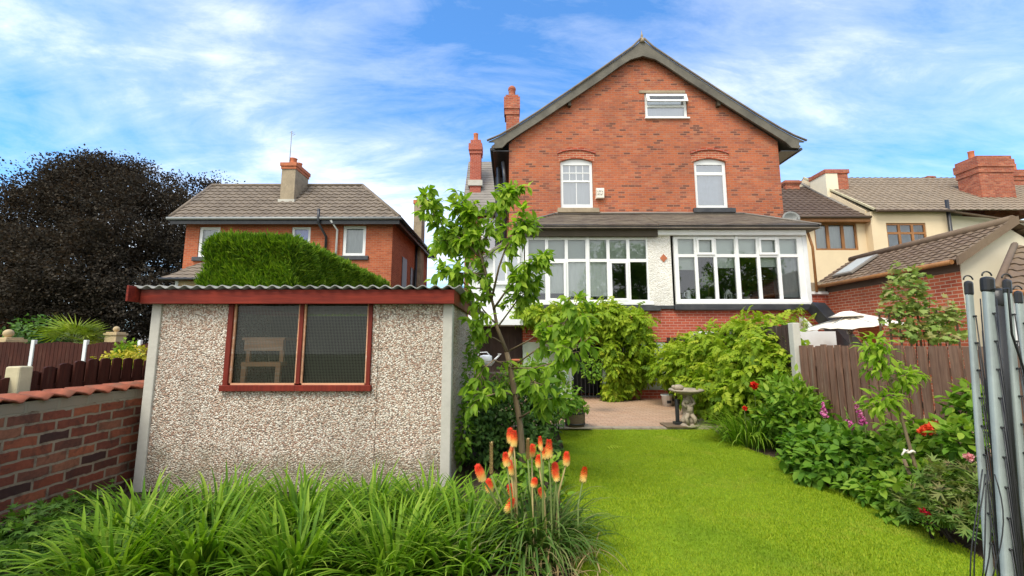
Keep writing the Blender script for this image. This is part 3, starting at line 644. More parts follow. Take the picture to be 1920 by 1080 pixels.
def bay_window(x0, x1, z0, z1, xs, zt, casem, label, bl):
    f = MB(); hs = []
    fw = .055
    for i in range(6):
        a = xs[i]+(.045 if i not in (0, 3) else .06); b_ = xs[i+1]-(.045 if i not in (2, 5) else .06)
        hs.append([(a, z0+.09), (b_, z0+.09), (b_, zt-.045), (a, zt-.045)]); hs.append([(a, zt+.045), (b_, zt+.045), (b_, z1-.07), (a, z1-.07)])
    f.wall([(x0, z0), (x1, z0), (x1, z1), (x0, z1)], hs, BY+.02, .08)
    f.box(xs[3]-.035, xs[3]+.035, BY-.01, BY+.02, z0+.05, z1)
    fo = f.build('bay_window', M['white'], house, .006); fo['label'] = label
    MB().box(x0-.02, x1+.03, BY-.07, BY+.05, z0-.06, z0+.02).build('window_sill', M['white'], fo, .008)
    p = MB()
    for h in hs: p.add([(x, BY+.06, z) for x, z in h], [(0, 1, 2, 3)])
    p.build('pane', M['glass'], fo)
    for i, top in casem:
        h = hs[2*i+(1 if top else 0)]; (a, c_), (b_, d_) = h[0], h[2]; e = .042
        MB().wall([(a-.02, c_-.02), (b_+.02, c_-.02), (b_+.02, d_+.02), (a-.02, d_+.02)], [[(a+e, c_+e), (b_-e, c_+e), (b_-e, d_-e), (a+e, d_-e)]], BY-.012, .05).build('casement', M['white'], fo, .005)
    for i in range(6):
        for top in (0, 1):
            k = bl(i, top)
            if not k: continue
            (a, c_), (b_, d_) = hs[2*i+top][0], hs[2*i+top][2]; fr, mt, kind = k; q = MB(); zb = d_-(d_-c_)*fr
            if kind == 'roller': q.box(a-.05, b_+.05, BY+.17, BY+.18, zb, d_+.05).box(a-.05, b_+.05, BY+.165, BY+.185, zb-.02, zb)
            elif kind == 'slats':
                n = 9
                for j in range(n): z = c_-.02+(d_-c_+.04)*(j+.5)/n; q.add([(a-.05, BY+.20, z-.03), (b_+.05, BY+.20, z-.03), (b_+.05, BY+.165, z+.03), (a-.05, BY+.165, z+.03)], [(0, 1, 2, 3)])
            else:
                nn = 14; vs = [(a-.05+(b_-a+.1)*s/nn, BY+.135+.012*math.sin(s*1.7+i), z) for z in (zb, d_) for s in range(nn+1)]; q.add(vs, [(s, s+1, nn+2+s, nn+1+s) for s in range(nn)], True)
            q.build('blind', M[mt], fo)
    return fo
lx = [at(p, 470, BY).x for p in (987, 1025, 1062, 1102, 1140.5, 1178, 1216)]
bay_window(lx[0]-.04, lx[6]+.05, 2.70, 4.60, lx, at(1100, 488, BY).z, [(1, 0), (4, 0)], 'bay window with slatted blinds in the top lights and one open dark light',
           lambda i, top: (1, 'blind', 'slats') if top and i < 5 else ((.45, 'blind', 'slats') if top else ((.82 if i in (0, 1) else .9, 'net_cloud_white', 'net') if i < 4 else None)))  # white lower sheets double as cloud mirrored in the panes
rx = [at(p, 470, BY).x for p in (1268, 1305, 1341, 1382, 1422, 1460, 1500)]
bay_window(rx[0]-.06, rx[6]+.10, 2.72, 4.63, rx, at(1380, 479, BY).z, [(1, 1), (4, 1)], 'bay window with pale roller blinds and plants on its sill',
           lambda i, top: (1, 'blind', 'roller') if top else ({0: (.27, 'blind', 'roller'), 2: (.22, 'blind', 'roller'), 4: (.2, 'blind', 'roller'), 5: (.95, 'net', 'net')}.get(i)))
MB().box(.30, .34, BY+.1, HY, 2.6, 4.66).build('bay_side', M['white_clad'], house)
MB().box(rx[6]+.10, rx[6]+.22, BY, HY, 2.6, 4.66).build('bay_side', M['white_clad'], house)
MB().box(.28, 4.17, BY-.12, BY+.02, 4.60, 4.80).build('fascia', M['brown_fascia'], house, .008)
MB().box(4.17, 8.42, BY-.10, BY+.02, 4.645, 4.79).build('fascia', M['white'], house, .008)
MB().tube([(.1, BY-.22, 4.86), (4.15, BY-.22, 4.85)], .065, 8).build('gutter', M['black'], house)
MB().tube([(4.15, BY-.22, 4.855), (8.68, BY-.22, 4.87)], .065, 8).build('gutter', M['black'], house)
V = Vector((0, HY-BY+.3, .88)); Hs = V.length
def lean(a, b_, la, lb_, z, name):
    MB().tiles((a, BY-.3, z), (1, 0, 0), V, b_-a, Hs, lambda v: la*v/Hs, lambda v: (b_-a)-lb_*v/Hs, .26, .20, .0, .018, 1).build(name, M['slate'], house)
lean(.05, 4.22, 1.35, 0, 4.86, 'bay_roof'); lean(4.2, 8.72, 0, 1.15, 4.87, 'bay_roof')
MB().add([(.05, BY-.3, 4.86), (1.4, HY, 5.74), (.05, HY, 4.86)], [(0, 1, 2)]).add([(8.72, BY-.3, 4.87), (8.72, HY, 4.87), (7.57, HY, 5.75)], [(0, 1, 2)]).box(.05, 8.72, BY-.28, HY, 4.80, 4.83).build('bay_roof_end', M['slate'], house)
MB().tube([(1.4, HY-.03, 5.77), (4.2, HY-.03, 5.78), (7.57, HY-.03, 5.77)], .035, 6).tube([(.05, BY-.3, 4.9), (1.4, HY-.03, 5.77)], .03, 6).tube([(8.72, BY-.3, 4.9), (7.57, HY-.03, 5.77)], .03, 6).build('flashing', M['slate_grey'], house)
MB().box(.25, 4.16, BY-.11, BY+.02, 2.47, 2.62).build('stone_sill', M['black_stone'], house, .012)
MB().box(4.16, 4.56, BY-.06, BY+.02, 2.52, 2.625).build('stone_sill', M['black_stone'], house, .012)
MB().box(4.56, 8.62, BY-.13, BY+.02, 2.49, 2.645).build('stone_sill', M['black_stone'], house, .012)
MB().tube([(8.50, BY-.05, 4.72), (8.60, BY-.05, 4.3), (8.60, BY-.05, 3.0)], .035, 8).build('drainpipe', M['oak_frame'], house)
pr = MB().box(8.53, 9.02, BY+.1, BY+.9, 0, 2.95).build('brick_pier', M['brick_red'], house)
MB().box(8.50, 9.06, BY+.04, BY+.95, 2.95, 3.03).build('pier_cap', M['white'], pr, .01)
MB().box(8.52, 8.98, BY+.1, BY+.9, 3.03, 3.30).build('pier_block', M['stone'], pr, .03)
a_, b_ = at(1530, 575, 11.7), at(1605, 660, 10.4)
MB().bar(a_, b_, .34, .30).build('stair_canopy', M['black'], house)
MB().prismx([(BY-.02, 0), (BY-.02, 2.3), (BY-1.7, .9), (BY-1.7, 0)], 8.05, 8.2).build('stair_wall', M['white_clad'], house)
# white lean-to porch on the left side
MB().prism([(-1.25, 2.2), (.29, 2.2), (.29, 4.75), (-.2, 4.55), (-1.25, 3.75)], 12.2, 12.3).build('porch_wall', M['white_clad'], house)
MB().box(-1.25, -1.15, 12.3, 14.4, 2.2, 3.7).build('porch_wall', M['white_clad'], house)
MB().slab([(-1.4, 12.0, 3.72), (.29, 12.0, 4.84), (.29, 14.6, 4.84), (-1.4, 14.6, 3.72)], .07).build('porch_roof', M['slate_grey'], house)
sash(house, -.55, .22, 3.25, 4.25, 12.14, [(.08, .46, .1, .92), (.54, .92, .1, .92)], curtain_and_reflection=('net', .3), name='porch_window')
MB().box(-1.3, .29, 11.3, 12.4, 2.05, 2.2).box(-1.25, -1.1, 11.4, 11.55, .0, 2.05).build('porch_deck', M['white_clad'], house)
MB().box(-1.2, .28, 12.2, 12.3, 0, 2.05).build('porch_base', M['fence_dark'], house)
# things fixed to or standing in the house
al = thing('alarm_box', 'cream burglar alarm box beside the left upstairs window', 'alarm box', at(1124, 364, HY-.05))
p_ = at(1124, 364, HY)
MB().prismx([(HY-.13, p_.z-.17), (HY, p_.z-.17), (HY, p_.z+.17), (HY-.10, p_.z+.17), (HY-.13, p_.z+.12)], p_.x-.12, p_.x+.12).build('housing', M['canvas'], al, .012)
lt_ = MB()
for r_, z in enumerate((.045, -.055)):
    for k in range(4):
        a = p_.x-.085+k*.046; lt_.box(a, a+.009, HY-.134, HY-.128, p_.z+z-.028, p_.z+z+.028).box(a+.009, a+.032, HY-.134, HY-.128, p_.z+z+(.018 if (k+r_) % 3 else -.028), p_.z+z+(.028 if (k+r_) % 3 else -.018))
        if (k+r_) % 2: lt_.box(a+.024, a+.033, HY-.134, HY-.128, p_.z+z-.028, p_.z+z+.018)
lt_.build('lettering', M['black'], al)
sdp = at(1484, 409, 12.9)
dsh = thing('satellite_dish', 'grey satellite dish at the right corner of the gabled house', 'satellite dish', sdp)
dv = []; n = 20
for i in range(5):
    for k in range(n): r = .28*i/4; a = 2*PI*k/n; dv.append((sdp.x+r*math.cos(a), sdp.y-.09*(i/4)**2+.1, sdp.z+.78*r*math.sin(a)))
dk = MB().add(dv, [(i*n+k, i*n+(k+1) % n, (i+1)*n+(k+1) % n, (i+1)*n+k) for i in range(4) for k in range(n)], True).build('dish', M['steel_grey'], dsh)
so_ = dk.modifiers.new('thick', 'SOLIDIFY'); so_.thickness = .012
MB().tube([(sdp.x, sdp.y+.1, sdp.z-.05), (sdp.x-.1, sdp.y+.35, sdp.z-.15), (W1-.1, HY, sdp.z-.15)], .02, 6).build('bracket', M['steel_grey'], dsh)
MB().tube([(sdp.x, sdp.y+.05, sdp.z-.2), (sdp.x, sdp.y-.28, sdp.z-.12)], .012, 6).box(sdp.x-.03, sdp.x+.03, sdp.y-.34, sdp.y-.26, sdp.z-.15, sdp.z-.08).build('receiver_arm', M['steel_grey'], dsh)
sz_ = 2.74
def sill_at(px): return at(px, 560, BY+.32).x
for nm, px, lab, cat_ in (('water_jug', 1291, 'white jug standing inside the right bay window', 'jug'), ('candle_lantern', 1365, 'white candle lantern inside the right bay window', 'lantern')):
    x = sill_at(px); o = thing(nm, lab, cat_, (x, BY+.3, 2.6))
    MB().box(x-.12, x+.12, BY+.22, BY+.40, 2.58, 2.78).build('stand', M['room_warm'], o)
    if nm == 'water_jug':
        MB().lathe([(.07, 0), (.075, .05), (.06, .18), (.05, .24), (.065, .30), (.06, .31)], (x, BY+.3, 2.78), 14).build('body', M['enamel'], o)
        MB().tube([(x-.05, BY+.3, 3.05), (x-.12, BY+.3, 3.03), (x-.125, BY+.3, 2.95), (x-.06, BY+.3, 2.86)], .012, 6).build('handle', M['enamel'], o)
    else:
        q = MB()
        for sx in (-.075, .075):
            for sy in (-.05, .05): q.box(x+sx-.01, x+sx+.01, BY+.3+sy-.01, BY+.3+sy+.01, 2.78, 2.98)
        q.box(x-.09, x+.09, BY+.23, BY+.37, 2.775, 2.80).box(x-.09, x+.09, BY+.23, BY+.37, 2.98, 3.0); q.build('frame', M['enamel'], o)
        MB().lathe([(.115, 0), (.06, .06), (.04, .09), (.045, .10), (.0, .13)], (x, BY+.3, 3.0), 8, False).build('roof', M['enamel'], o)
for px, h, lab in ((1329, .75, 'small weeping indoor tree in a pale pot in the right bay window'), (1400, .42, 'spiky indoor plant in a pale pot in the right bay window')):
    x = sill_at(px); o = thing('potted_plant', lab, 'houseplant', (x, BY+.32, 2.6))
    MB().lathe([(.075, 0), (.09, .14), (.08, .14), (.08, .12)], (x, BY+.32, 2.76), 14).box(x-.12, x+.12, BY+.22, BY+.42, 2.58, 2.76).build('pot', M['concrete'], o)
    if h > .5:
        MB().tube([(x, BY+.32, 2.88), (x+.02, BY+.32, 3.2), (x, BY+.32, 3.5)], .012, 6).build('stem', M['bark'], o)
        P, D = blob_points([((x, BY+.36, 3.45), (.2, .12, .22))], 200, .2); leaf_mesh('foliage', T_small(.16), P, unit(D*.4+np.array((0, 0, -.9))+RNG.normal(size=P.shape)*.3), np.tile((0, -1., .2), (len(P), 1)), .09*np.ones(len(P)), G['bush'], o)
    else:
        k = 22; blades('foliage', np.tile((x, BY+.34, 2.9), (k, 1)), RNG.random(k)*6.28, .3+.5*RNG.random(k), .3+.15*RNG.random(k), .02*np.ones(k), .5*np.ones(k), G['bush'], o)

# ================================================================ slate-roofed house behind, on the left
b2 = thing('slate_roofed_house', 'grey roofed brick house behind the left edge of the gabled house', 'house', (-2.0, 22, 0))
ly = 22; l0 = at(866, 395, ly); l1 = at(878, 303, ly+3)
MB().box(l0.x+.15, 2, ly+.2, ly+6, 0, l0.z-.1).build('wall', M['brick'], b2)
MB().tiles((l0.x, ly, l0.z), (1, 0, 0), (0, 3, l1.z-l0.z), 4.5, math.hypot(3, l1.z-l0.z), None, None, .3, .25, .0, .015, 1).add([(l0.x, ly, l0.z-.02), (l0.x, ly+3, l1.z), (l0.x, ly+6, l0.z-.02)], [(0, 1, 2)]).add([(l0.x, ly+3, l1.z), (l0.x+4.5, ly+3, l1.z), (l0.x+4.5, ly+6, l0.z), (l0.x, ly+6, l0.z)], [(0, 1, 2, 3)]).build('roof', M['slate_grey'], b2)
MB().box(l0.x-.05, 2, ly-.1, ly+.2, l0.z-.28, l0.z-.02).build('fascia', M['black'], b2)
ka, kb_ = at(880, 288, ly+1), at(903, 330, ly+1); zt_ = at(890, 262, ly+1).z
kc = MB().box(ka.x+.05, kb_.x-.05, ly+1, ly+1.6, l0.z, ka.z).box(ka.x, kb_.x, ly+.95, ly+1.65, ka.z, ka.z+.2).box(ka.x-.04, kb_.x+.02, ly+.9, ly+1.7, ka.z+.2, zt_-.25).box(ka.x+.06, kb_.x-.06, ly+1, ly+1.6, zt_-.25, zt_).build('chimney', M['brick_red'], b2)
MB().lathe([(.16, 0), (.13, .1), (.13, .45), (.15, .5)], ((ka.x+kb_.x)/2-.02, ly+1.3, zt_), 12).build('chimney_pot', M['terracotta'], kc)
MB().box(ka.x-.05, kb_.x+.05, ly+.93, ly+1.7, at(890, 345, ly+1).z-.1, at(890, 338, ly+1).z).build('flashing', M['concrete'], b2)
wa, wb = at(902, 470, ly), at(932, 408, ly)
sash(b2, wa.x, wb.x, wa.z, wb.z, ly+.12, [(.12, .88, .08, .46), (.12, .88, .54, .92)], curtain_and_reflection=('net', .2))

# ================================================================ left house
def hip_roof(mb, ex0, ex1, ey0, ey1, ez, rx0, rx1, ry, rz, **k):
    a = Vector((0, ry-ey0, rz-ez)); mb.tiles((ex0, ey0, ez), (1, 0, 0), a, ex1-ex0, a.length, lambda v: (rx0-ex0)*v/a.length, lambda v: (ex1-ex0)-(ex1-rx1)*v/a.length, **k)
    c_ = Vector((rx1-ex1, 0, rz-ez)); mb.tiles((ex1, ey0, ez), (0, 1, 0), c_, ey1-ey0, c_.length, lambda v: (ry-ey0)*v/c_.length, lambda v: (ey1-ey0)-(ey1-ry)*v/c_.length, **k)
    d_ = Vector((rx0-ex0, 0, rz-ez))
    if rx0-ex0 > .3: mb.tiles((ex0, ey1, ez), (0, -1, 0), d_, ey1-ey0, d_.length, lambda v: (ey1-ry)*v/d_.length, lambda v: (ey1-ey0)-(ry-ey0)*v/d_.length, **k)
    mb.add([(ex1, ey1, ez), (ex0, ey1, ez), (rx0, ry, rz), (rx1, ry, rz)], [(0, 1, 2, 3)])
    return mb
LY = 17.0; lh = thing('hipped_roof_house', 'detached red brick house with a tiled hipped roof behind the clipped hedge', 'house', (at(540, 500, LY).x, LY, 0))
lx0, lx1 = at(345, 470, LY).x, at(735, 470, LY).x; lez = at(540, 409, LY-.4).z; lry = 18.75; lrz = at(540, 349, lry).z
def rect(a, b_, c_, d_, Y): p, q = at(a, d_, Y), at(b_, c_, Y); return (p.x, q.x, p.z, q.z)
LW = [rect(369, 414, 425, 482, LY), rect(544, 583, 425, 475, LY), rect(641, 687, 423, 480, LY)]
MB().wall([(lx0, 0), (lx1, 0), (lx1, lez), (lx0, lez)], [[(a, c_), (b_, c_), (b_, d_), (a, d_)] for a, b_, c_, d_ in LW], LY, .25).box(lx0, lx0+.25, LY+.25, 24, 0, lez).box(lx1-.25, lx1, LY+.25, 24, 0, lez).box(lx0, lx1, 24, 24.2, 0, lez).build('wall', M['brick_left'], lh)
MB().box(lx0+.3, lx1-.3, LY+2, LY+2.1, 0, lez).build('inner_wall', M['room_warm'], lh)
for (a, b_, c_, d_), cur in zip(LW, ('net', 'net_violet', 'net')):
    sash(lh, a+.01, b_-.01, c_+.01, d_-.01, LY+.04, [(.13, .87, .09, .91)], curtain_and_reflection=(cur, .12), glass='glass')
    MB().box(a-.15, b_+.15, LY-.09, LY+.05, c_-.17, c_).build('sill', M['black_stone'], lh, .012)
hx_ = at(398, 349, lry).x; hip_roof(MB(), hx_-.02, lx1+.38, LY-.42, 24.6, lez, hx_, at(680, 349, lry).x, lry, lrz, tile=.33, course=.30, amp=.05, lift=.04).add([(lx0-.38, LY-.42, lez), (lx0-.38, 24.6, lez), (hx_, lry, lrz)], [(0, 1, 2)]).build('roof', M['tile_grey'], lh)
ra, rb = at(398, 349, lry), at(680, 349, lry)
rd = MB().tube([(ra.x, lry, lrz+.03), (rb.x, lry, lrz+.03)], .09, 8)
for cx, cy_ in ((lx0-.38, LY-.42), (lx0-.38, 24.6)): rd.tube([(cx, cy_, lez+.04), (ra.x, lry, lrz+.03)], .08, 7)
for cx, cy_ in ((lx1+.38, LY-.42), (lx1+.38, 24.6)): rd.tube([(cx, cy_, lez+.04), (rb.x, lry, lrz+.03)], .08, 7)
rd.build('ridge_tile', M['tile_grey'], lh)
MB().box(lx0-.36, lx1+.36, LY-.4, LY, lez-.06, lez-.02).box(lx0-.36, lx1+.36, LY-.40, LY-.36, lez-.24, lez-.06).box(lx1, lx1+.36, LY, 24.5, lez-.06, lez-.02).box(lx1+.33, lx1+.37, LY-.36, 24.5, lez-.24, lez-.06).box(lx0-.36, lx0, LY, 24.5, lez-.06, lez-.02).build('fascia', M['black'], lh)
MB().tube([(lx0-.45, LY-.47, lez-.03), (lx1+.45, LY-.47, lez-.02)], .06, 8).build('gutter', M['steel_grey'], lh)
MB().tube([(lx1+.45, LY-.47, lez-.03), (lx1+.45, 24.5, lez-.02)], .06, 8).build('gutter', M['black'], lh)
q = at(607, 430, LY-.1)
MB().tube([(q.x-.06, LY-.5, lez+.35), (q.x-.06, LY-.5, lez-.2), (q.x+.12, LY-.1, lez-.7), (q.x+.12, LY-.1, 3)], .055, 8).build('drainpipe', M['black'], lh)
MB().tube([(q.x+.42, LY-.45, lez-.1), (q.x+.55, LY-.1, lez-.4), (q.x+.55, LY-.1, 3)], .04, 8).build('drainpipe', M['white'], lh)
q = at(540, 375, 17.6); ct = at(540, 317, 17.6).z; c0, c1 = at(527, 340, 17.6).x, at(553, 340, 17.6).x
lc = MB().box(c0, c1, 17.6, 18.75, lez+.2, ct).build('chimney', M['stone'], lh)
MB().box(c0-.03, c1+.03, 17.56, 18.79, ct, ct+.12).box(c0-.06, c1+.06, 17.52, 18.83, ct+.12, ct+.28).build('chimney_cap', M['terracotta'], lc, .01)
for dy, rr_ in ((.3, .16), (.8, .14)): MB().lathe([(rr_, 0), (rr_*.85, .1), (rr_*.85, .28), (rr_, .32)], ((c0+c1)/2+.02, 17.6+dy, ct+.28), 12).build('chimney_pot', M['terracotta'], lc)
MB().box(c0-.05, c1+.06, 17.54, 18.6, q.z-.1, q.z+.02).build('flashing', M['concrete'], lh)
ae = MB().tube([((c0+c1)/2-.1, 17.8, ct), ((c0+c1)/2-.1, 17.8, at(543, 246, 17.8).z)], .018, 5)
for k in range(3): ae.bar(((c0+c1)/2-.1, 17.65+.12*k, at(543, 252, 17.8).z), ((c0+c1)/2+.02, 17.65+.12*k, at(543, 250, 17.8).z+.02), .012, .012)
ae.build('aerial', M['steel_grey'], lh)
sy = 21.4; s0, s1 = at(776, 400, sy).x, at(791, 400, sy).x
sc_ = MB().box(s0, s1, sy, sy+.8, 3, at(783, 382, sy).z).build('chimney', M['stone'], lh)
MB().box(s0-.04, s1+.04, sy-.04, sy+.84, at(783, 382, sy).z, at(783, 375, sy).z).build('chimney_cap', M['terracotta'], sc_)
MB().lathe([(.14, 0), (.12, .3)], ((s0+s1)/2+.02, sy+.3, at(783, 375, sy).z), 10).build('chimney_pot', M['terracotta'], sc_)
for y_, zz_ in ((18.6, 5.4), (20.2, 5.2)): MB().box(lx1-.02, lx1+.03, y_, y_+.8, 2.6, zz_).build('side_window', M['black'], lh)
MB().tube([(lx1+.08, 21.0, lez-.1), (lx1+.08, 21.0, 1)], .06, 8).build('drainpipe', M['black'], lh)
pz = at(340, 522, 15.8).z; pa, pb_ = at(303, 520, 15.8).x, at(430, 520, 15.8).x
MB().box(pa+.3, pb_, 16.1, 17.1, 0, pz-.05).build('porch_wall', M['brick_yellow'], lh)
PV = Vector((0, 1.25, at(340, 492, 17.05).z-pz))
MB().tiles((pa, 15.8, pz), (1, 0, 0), PV, pb_-pa, PV.length, lambda v: .55*v/PV.length, None, .3, .3, .03, .03).add([(pa, 15.8, pz), (pa+.55, 17.05, pz+PV.z), (pa, 17.05, pz)], [(0, 1, 2)]).build('porch_roof', M['tile_grey'], lh)
MB().tube([(pa-.05, 15.75, pz-.02), (pb_, 15.75, pz-.02)], .05, 7).build('porch_gutter', M['black'], lh)
MB().box(pa+.3, pa+.42, 16.08, 16.1, 0, pz-.05).build('porch_quoin', M['white_clad'], lh)

# far pink wall on the extreme left
pk = thing('pink_house', 'pinkish brick house end half hidden by the dark tree on the left', 'house', (-30, 26, 0))
a = at(18, 600, 26)
MB().box(a.x-8, a.x, 26, 32, 0, at(0, 590, 26).z).build('wall', M['chimney_brick'], pk)
z_ = at(0, 588, 26).z
MB().slab([(a.x-8, 25.7, z_), (a.x+.4, 25.7, z_), (a.x-1, 29, z_+1.2), (a.x-8, 29, z_+1.2)], .1).build('roof', M['tile_grey'], pk)

# ================================================================ terrace on the right
TY = 19.0; tr = thing('cream_terrace', 'cream rendered terrace with brown tiled roofs and oak coloured windows', 'house', (15, TY, 0))
tx1 = at(1637, 450, TY).x; tez = at(1560, 407, TY-.3).z; trz = at(1540, 351, 22.6).z
t1 = rect(1530, 1605, 418, 469, TY); gy = 18.65; t2 = rect(1667, 1735, 418, 470, gy)
MB().wall([(9.6, 0), (tx1, 0), (tx1, tez), (9.6, tez)], [[(t1[0], t1[2]), (t1[1], t1[2]), (t1[1], t1[3]), (t1[0], t1[3])]], TY, .25).box(9.6, 9.8, TY+.25, 26, 0, tez).build('wall', M['cream'], tr)
gx = tx1*gy/TY; gx1 = at(1786, 450, gy).x; gez = at(1700, 394, gy-.2).z; gry = 22.7; grz = at(1515, 334, gry).z
MB().wall([(gx, 0), (gx1, 0), (gx1, gez), (gx, gez)], [[(t2[0], t2[2]), (t2[1], t2[2]), (t2[1], t2[3]), (t2[0], t2[3])]], gy, .25).build('wall', M['cream'], tr)
MB().prismx([(gy+.255, 0), (gry, 0), (26.8, 0), (26.8, gez), (gry, grz-.05), (gy+.255, gez+.12)], gx+.002, gx+.22).build('gable_wall', M['cream'], tr)
MB().wall([(gx1, 0), (27, 0), (27, gez-.5), (gx1, gez-.06)], [], gy+.35, .2).build('wall', M['cream_white'], tr)
MB().box(9.9, 27, 24, 24.1, 0, 8).build('inner_wall', M['room_warm'], tr)
V_ = Vector((0, 22.6-TY+.3, trz-tez)); MB().tiles((9.4, TY-.3, tez), (1, 0, 0), V_, tx1-9.4, V_.length, None, None, .33, .33, .035, .03).build('roof', M['tile_dark'], tr)
V_ = Vector((0, gry-gy+.2, grz-gez)); L2 = 13.0
MB().tiles((gx+.02, gy-.2, gez), (1, 0, 0), V_, L2, V_.length, None, lambda v: L2-(L2-at(1800, 345, gry).x+gx)*max(0, v/V_.length-.25)/.75*.85, .33, .33, .035, .03).build('roof', M['tile_fawn'], tr)
MB().add([(gx, gry, grz), (27, gry, grz-1.2), (27, 26.8, gez), (gx, 26.8, gez)], [(0, 1, 2, 3)]).build('rear_roof', M['tile_fawn'], tr)
MB().bar((gx-.10, gy+.1, gez-.25), (gx-.10, gry, grz-.3), .16, .06).build('lead_flashing', M['slate_grey'], tr)
MB().bar((gx+.04, gy-.22, gez+.03), (gx+.04, gry, grz+.03), .07, .08).build('verge', M['concrete_yellow'], tr)
MB().box(9.4, gx-.01, TY-.35, TY-.28, tez-.22, tez-.03).box(9.4, gx-.01, TY-.28, TY, tez-.22, tez-.18).build('fascia', M['oak_frame'], tr)
MB().tube([(9.4, TY-.40, tez-.02), (gx-.01, TY-.40, tez-.02)], .06, 8).build('gutter', M['tile_dark'], tr)
MB().tube([(gx+.1, gy-.26, gez-.04), (gx1, gy-.26, gez-.04)], .06, 8).build('gutter', M['tile_dark'], tr)
MB().tube([(gx1, gy-.1, gez-.02), (24.5, gy+.25, gez-.62)], .06, 8).build('verge', M['tile_brown'], tr)
q = at(1776, 385, gy-.15); MB().tube([(q.x, gy-.15, q.z+.25), (q.x, gy-.15, 2)], .07, 8).build('drainpipe', M['black'], tr)
fo = sash(tr, t1[0], t1[1], t1[2], t1[3], TY+.04, [(.04, .29, .07, .93), (.36, .64, .07, .93), (.71, .96, .07, .93)], curtain_and_reflection=('net', .12), glass='glass', fm='oak_frame')
fo = sash(tr, t2[0], t2[1], t2[2], t2[3], gy+.04, [(.04, .31, .07, .60), (.37, .64, .07, .60), (.70, .96, .07, .60), (.04, .31, .68, .93), (.37, .64, .68, .93), (.70, .96, .68, .93)], curtain_and_reflection=('net_sky_tint', .35), glass='glass', fm='oak_frame')
def stack(a, b_, t_, base, Y, dep, m_, pots=(), cream=False):
    p, q_ = at(a, base, Y), at(b_, t_, Y); h = q_.z-p.z
    o = MB().box(p.x+.08, q_.x-.08, Y, Y+dep, p.z-1.2, p.z+h*.55).box(p.x+.04, q_.x-.04, Y-.04, Y+dep+.04, p.z+h*.55, p.z+h*.7).box(p.x, q_.x, Y-.08, Y+dep+.08, p.z+h*.7, p.z+h*.9).box(p.x+.06, q_.x-.06, Y-.02, Y+dep+.02, p.z+h*.9, q_.z).build('chimney', M[m_], tr)
    for f_ in pots: MB().lathe([(.15, 0), (.12, .1), (.12, .4), (.14, .44)], (p.x+(q_.x-p.x)*f_, Y+dep/2, q_.z), 10).build('chimney_pot', M['terracotta'], o)
    return o
stack(1838, 1897, 292, 362, 19.8, 1.0, 'chimney_brick', (.22,)); stack(1899, 1935, 318, 362, 21.5, .8, 'chimney_brick', (.3, .6)); stack(1471, 1501, 338, 356, 22.2, .6, 'chimney_brick'); stack(1738, 1752, 330, 342, 23, .5, 'chimney_brick')
a, b_ = at(1548, 352, 20.9), at(1590, 318, 20.9)
MB().box(a.x+.65, b_.x-.05, 20.9, 22.0, a.z-.8, b_.z-.2).box(a.x, b_.x+.02, 20.85, 22.05, b_.z-.2, b_.z).build('chimney', M['chimney_brick'], tr)
MB().box(a.x+.04, a.x+.648, 20.88, 22.02, a.z-.8, b_.z-.2).build('chimney', M['cream_white'], tr)
# brick extension running towards us
xt = thing('brick_extension', 'long low brick extension with a brown tiled roof behind the climbing plant', 'building', (10, 10.5, 0))
E0, E1, EX, ERX, EEZ, ERZ = 8.45, 12.3, 9.0, 10.02, 3.2, 3.98
MB().box(EX, EX+.2, E0, E1, 0, EEZ-.02).build('wall', M['brick_orange'], xt)
MB().prism([(EX+.002, 0), (11.1, 0), (11.1, EEZ), (ERX, ERZ-.06), (EX+.002, EEZ-.03)], E0-.02, E0-.0).build('gable_wall', M['cream_white'], xt)
V_ = Vector((ERX-EX+.2, 0, ERZ-EEZ)); 
MB().tiles((EX-.2, E1+.1, EEZ), (0, -1, 0), V_, E1-E0+.25, V_.length, None, None, .21, .155, .022, .022).build('roof', M['tile_brown'], xt)
V_ = Vector((-(11.3-ERX), 0, ERZ-EEZ)); MB().tiles((11.3, E0-.15, EEZ), (0, 1, 0), V_, E1-E0+.25, V_.length, None, None, .3, .24, .03, .03).build('roof', M['tile_brown'], xt)
MB().tube([(ERX, E0-.17, ERZ+.04), (ERX, E1+.1, ERZ+.04)], .09, 8).build('ridge_tile', M['tile_brown'], xt)
vt = MB()
for k in range(6):
    f0, f1 = k/6, (k+1)/6; f = lambda s: (EX-.2+(ERX-EX+.2)*s, EEZ+(ERZ-EEZ)*s)
    (xa, za), (xb, zb) = f(f0), f(f1+.07); vt.prism([(xa, za-.10), (xb, zb-.10), (xb, zb+.05), (xa, za+.075)], E0-.19-.003*(k % 2), E0-.15-.003*(k % 2))
vt.build('verge_tile', M['tile_brown'], xt, .006)
MB().tube([(EX-.25, E0-.1, EEZ-.03), (EX-.25, E1, EEZ-.03)], .05, 8).build('gutter', M['oak_frame'], xt)
MB().box(EX-.02, EX, E0, E1, EEZ-.2, EEZ-.04).build('fascia', M['tile_dark'], xt)
def rp(y, s, h): v = Vector((ERX-EX+.2, 0, ERZ-EEZ)); n_ = Vector((-(ERZ-EEZ), 0, ERX-EX+.2)).normalized(); return Vector((EX-.2, y, EEZ))+v*s+n_*h
MB().slab([rp(11.9, .22, .10), rp(11.2, .22, .10), rp(11.2, .85, .10), rp(11.9, .85, .10)], .06).build('skylight', M['slate_grey'], xt, .01)
MB().slab([rp(11.83, .27, .106), rp(11.27, .27, .106), rp(11.27, .80, .106), rp(11.83, .80, .106)], .004).build('skylight_pane', M['net'], xt)
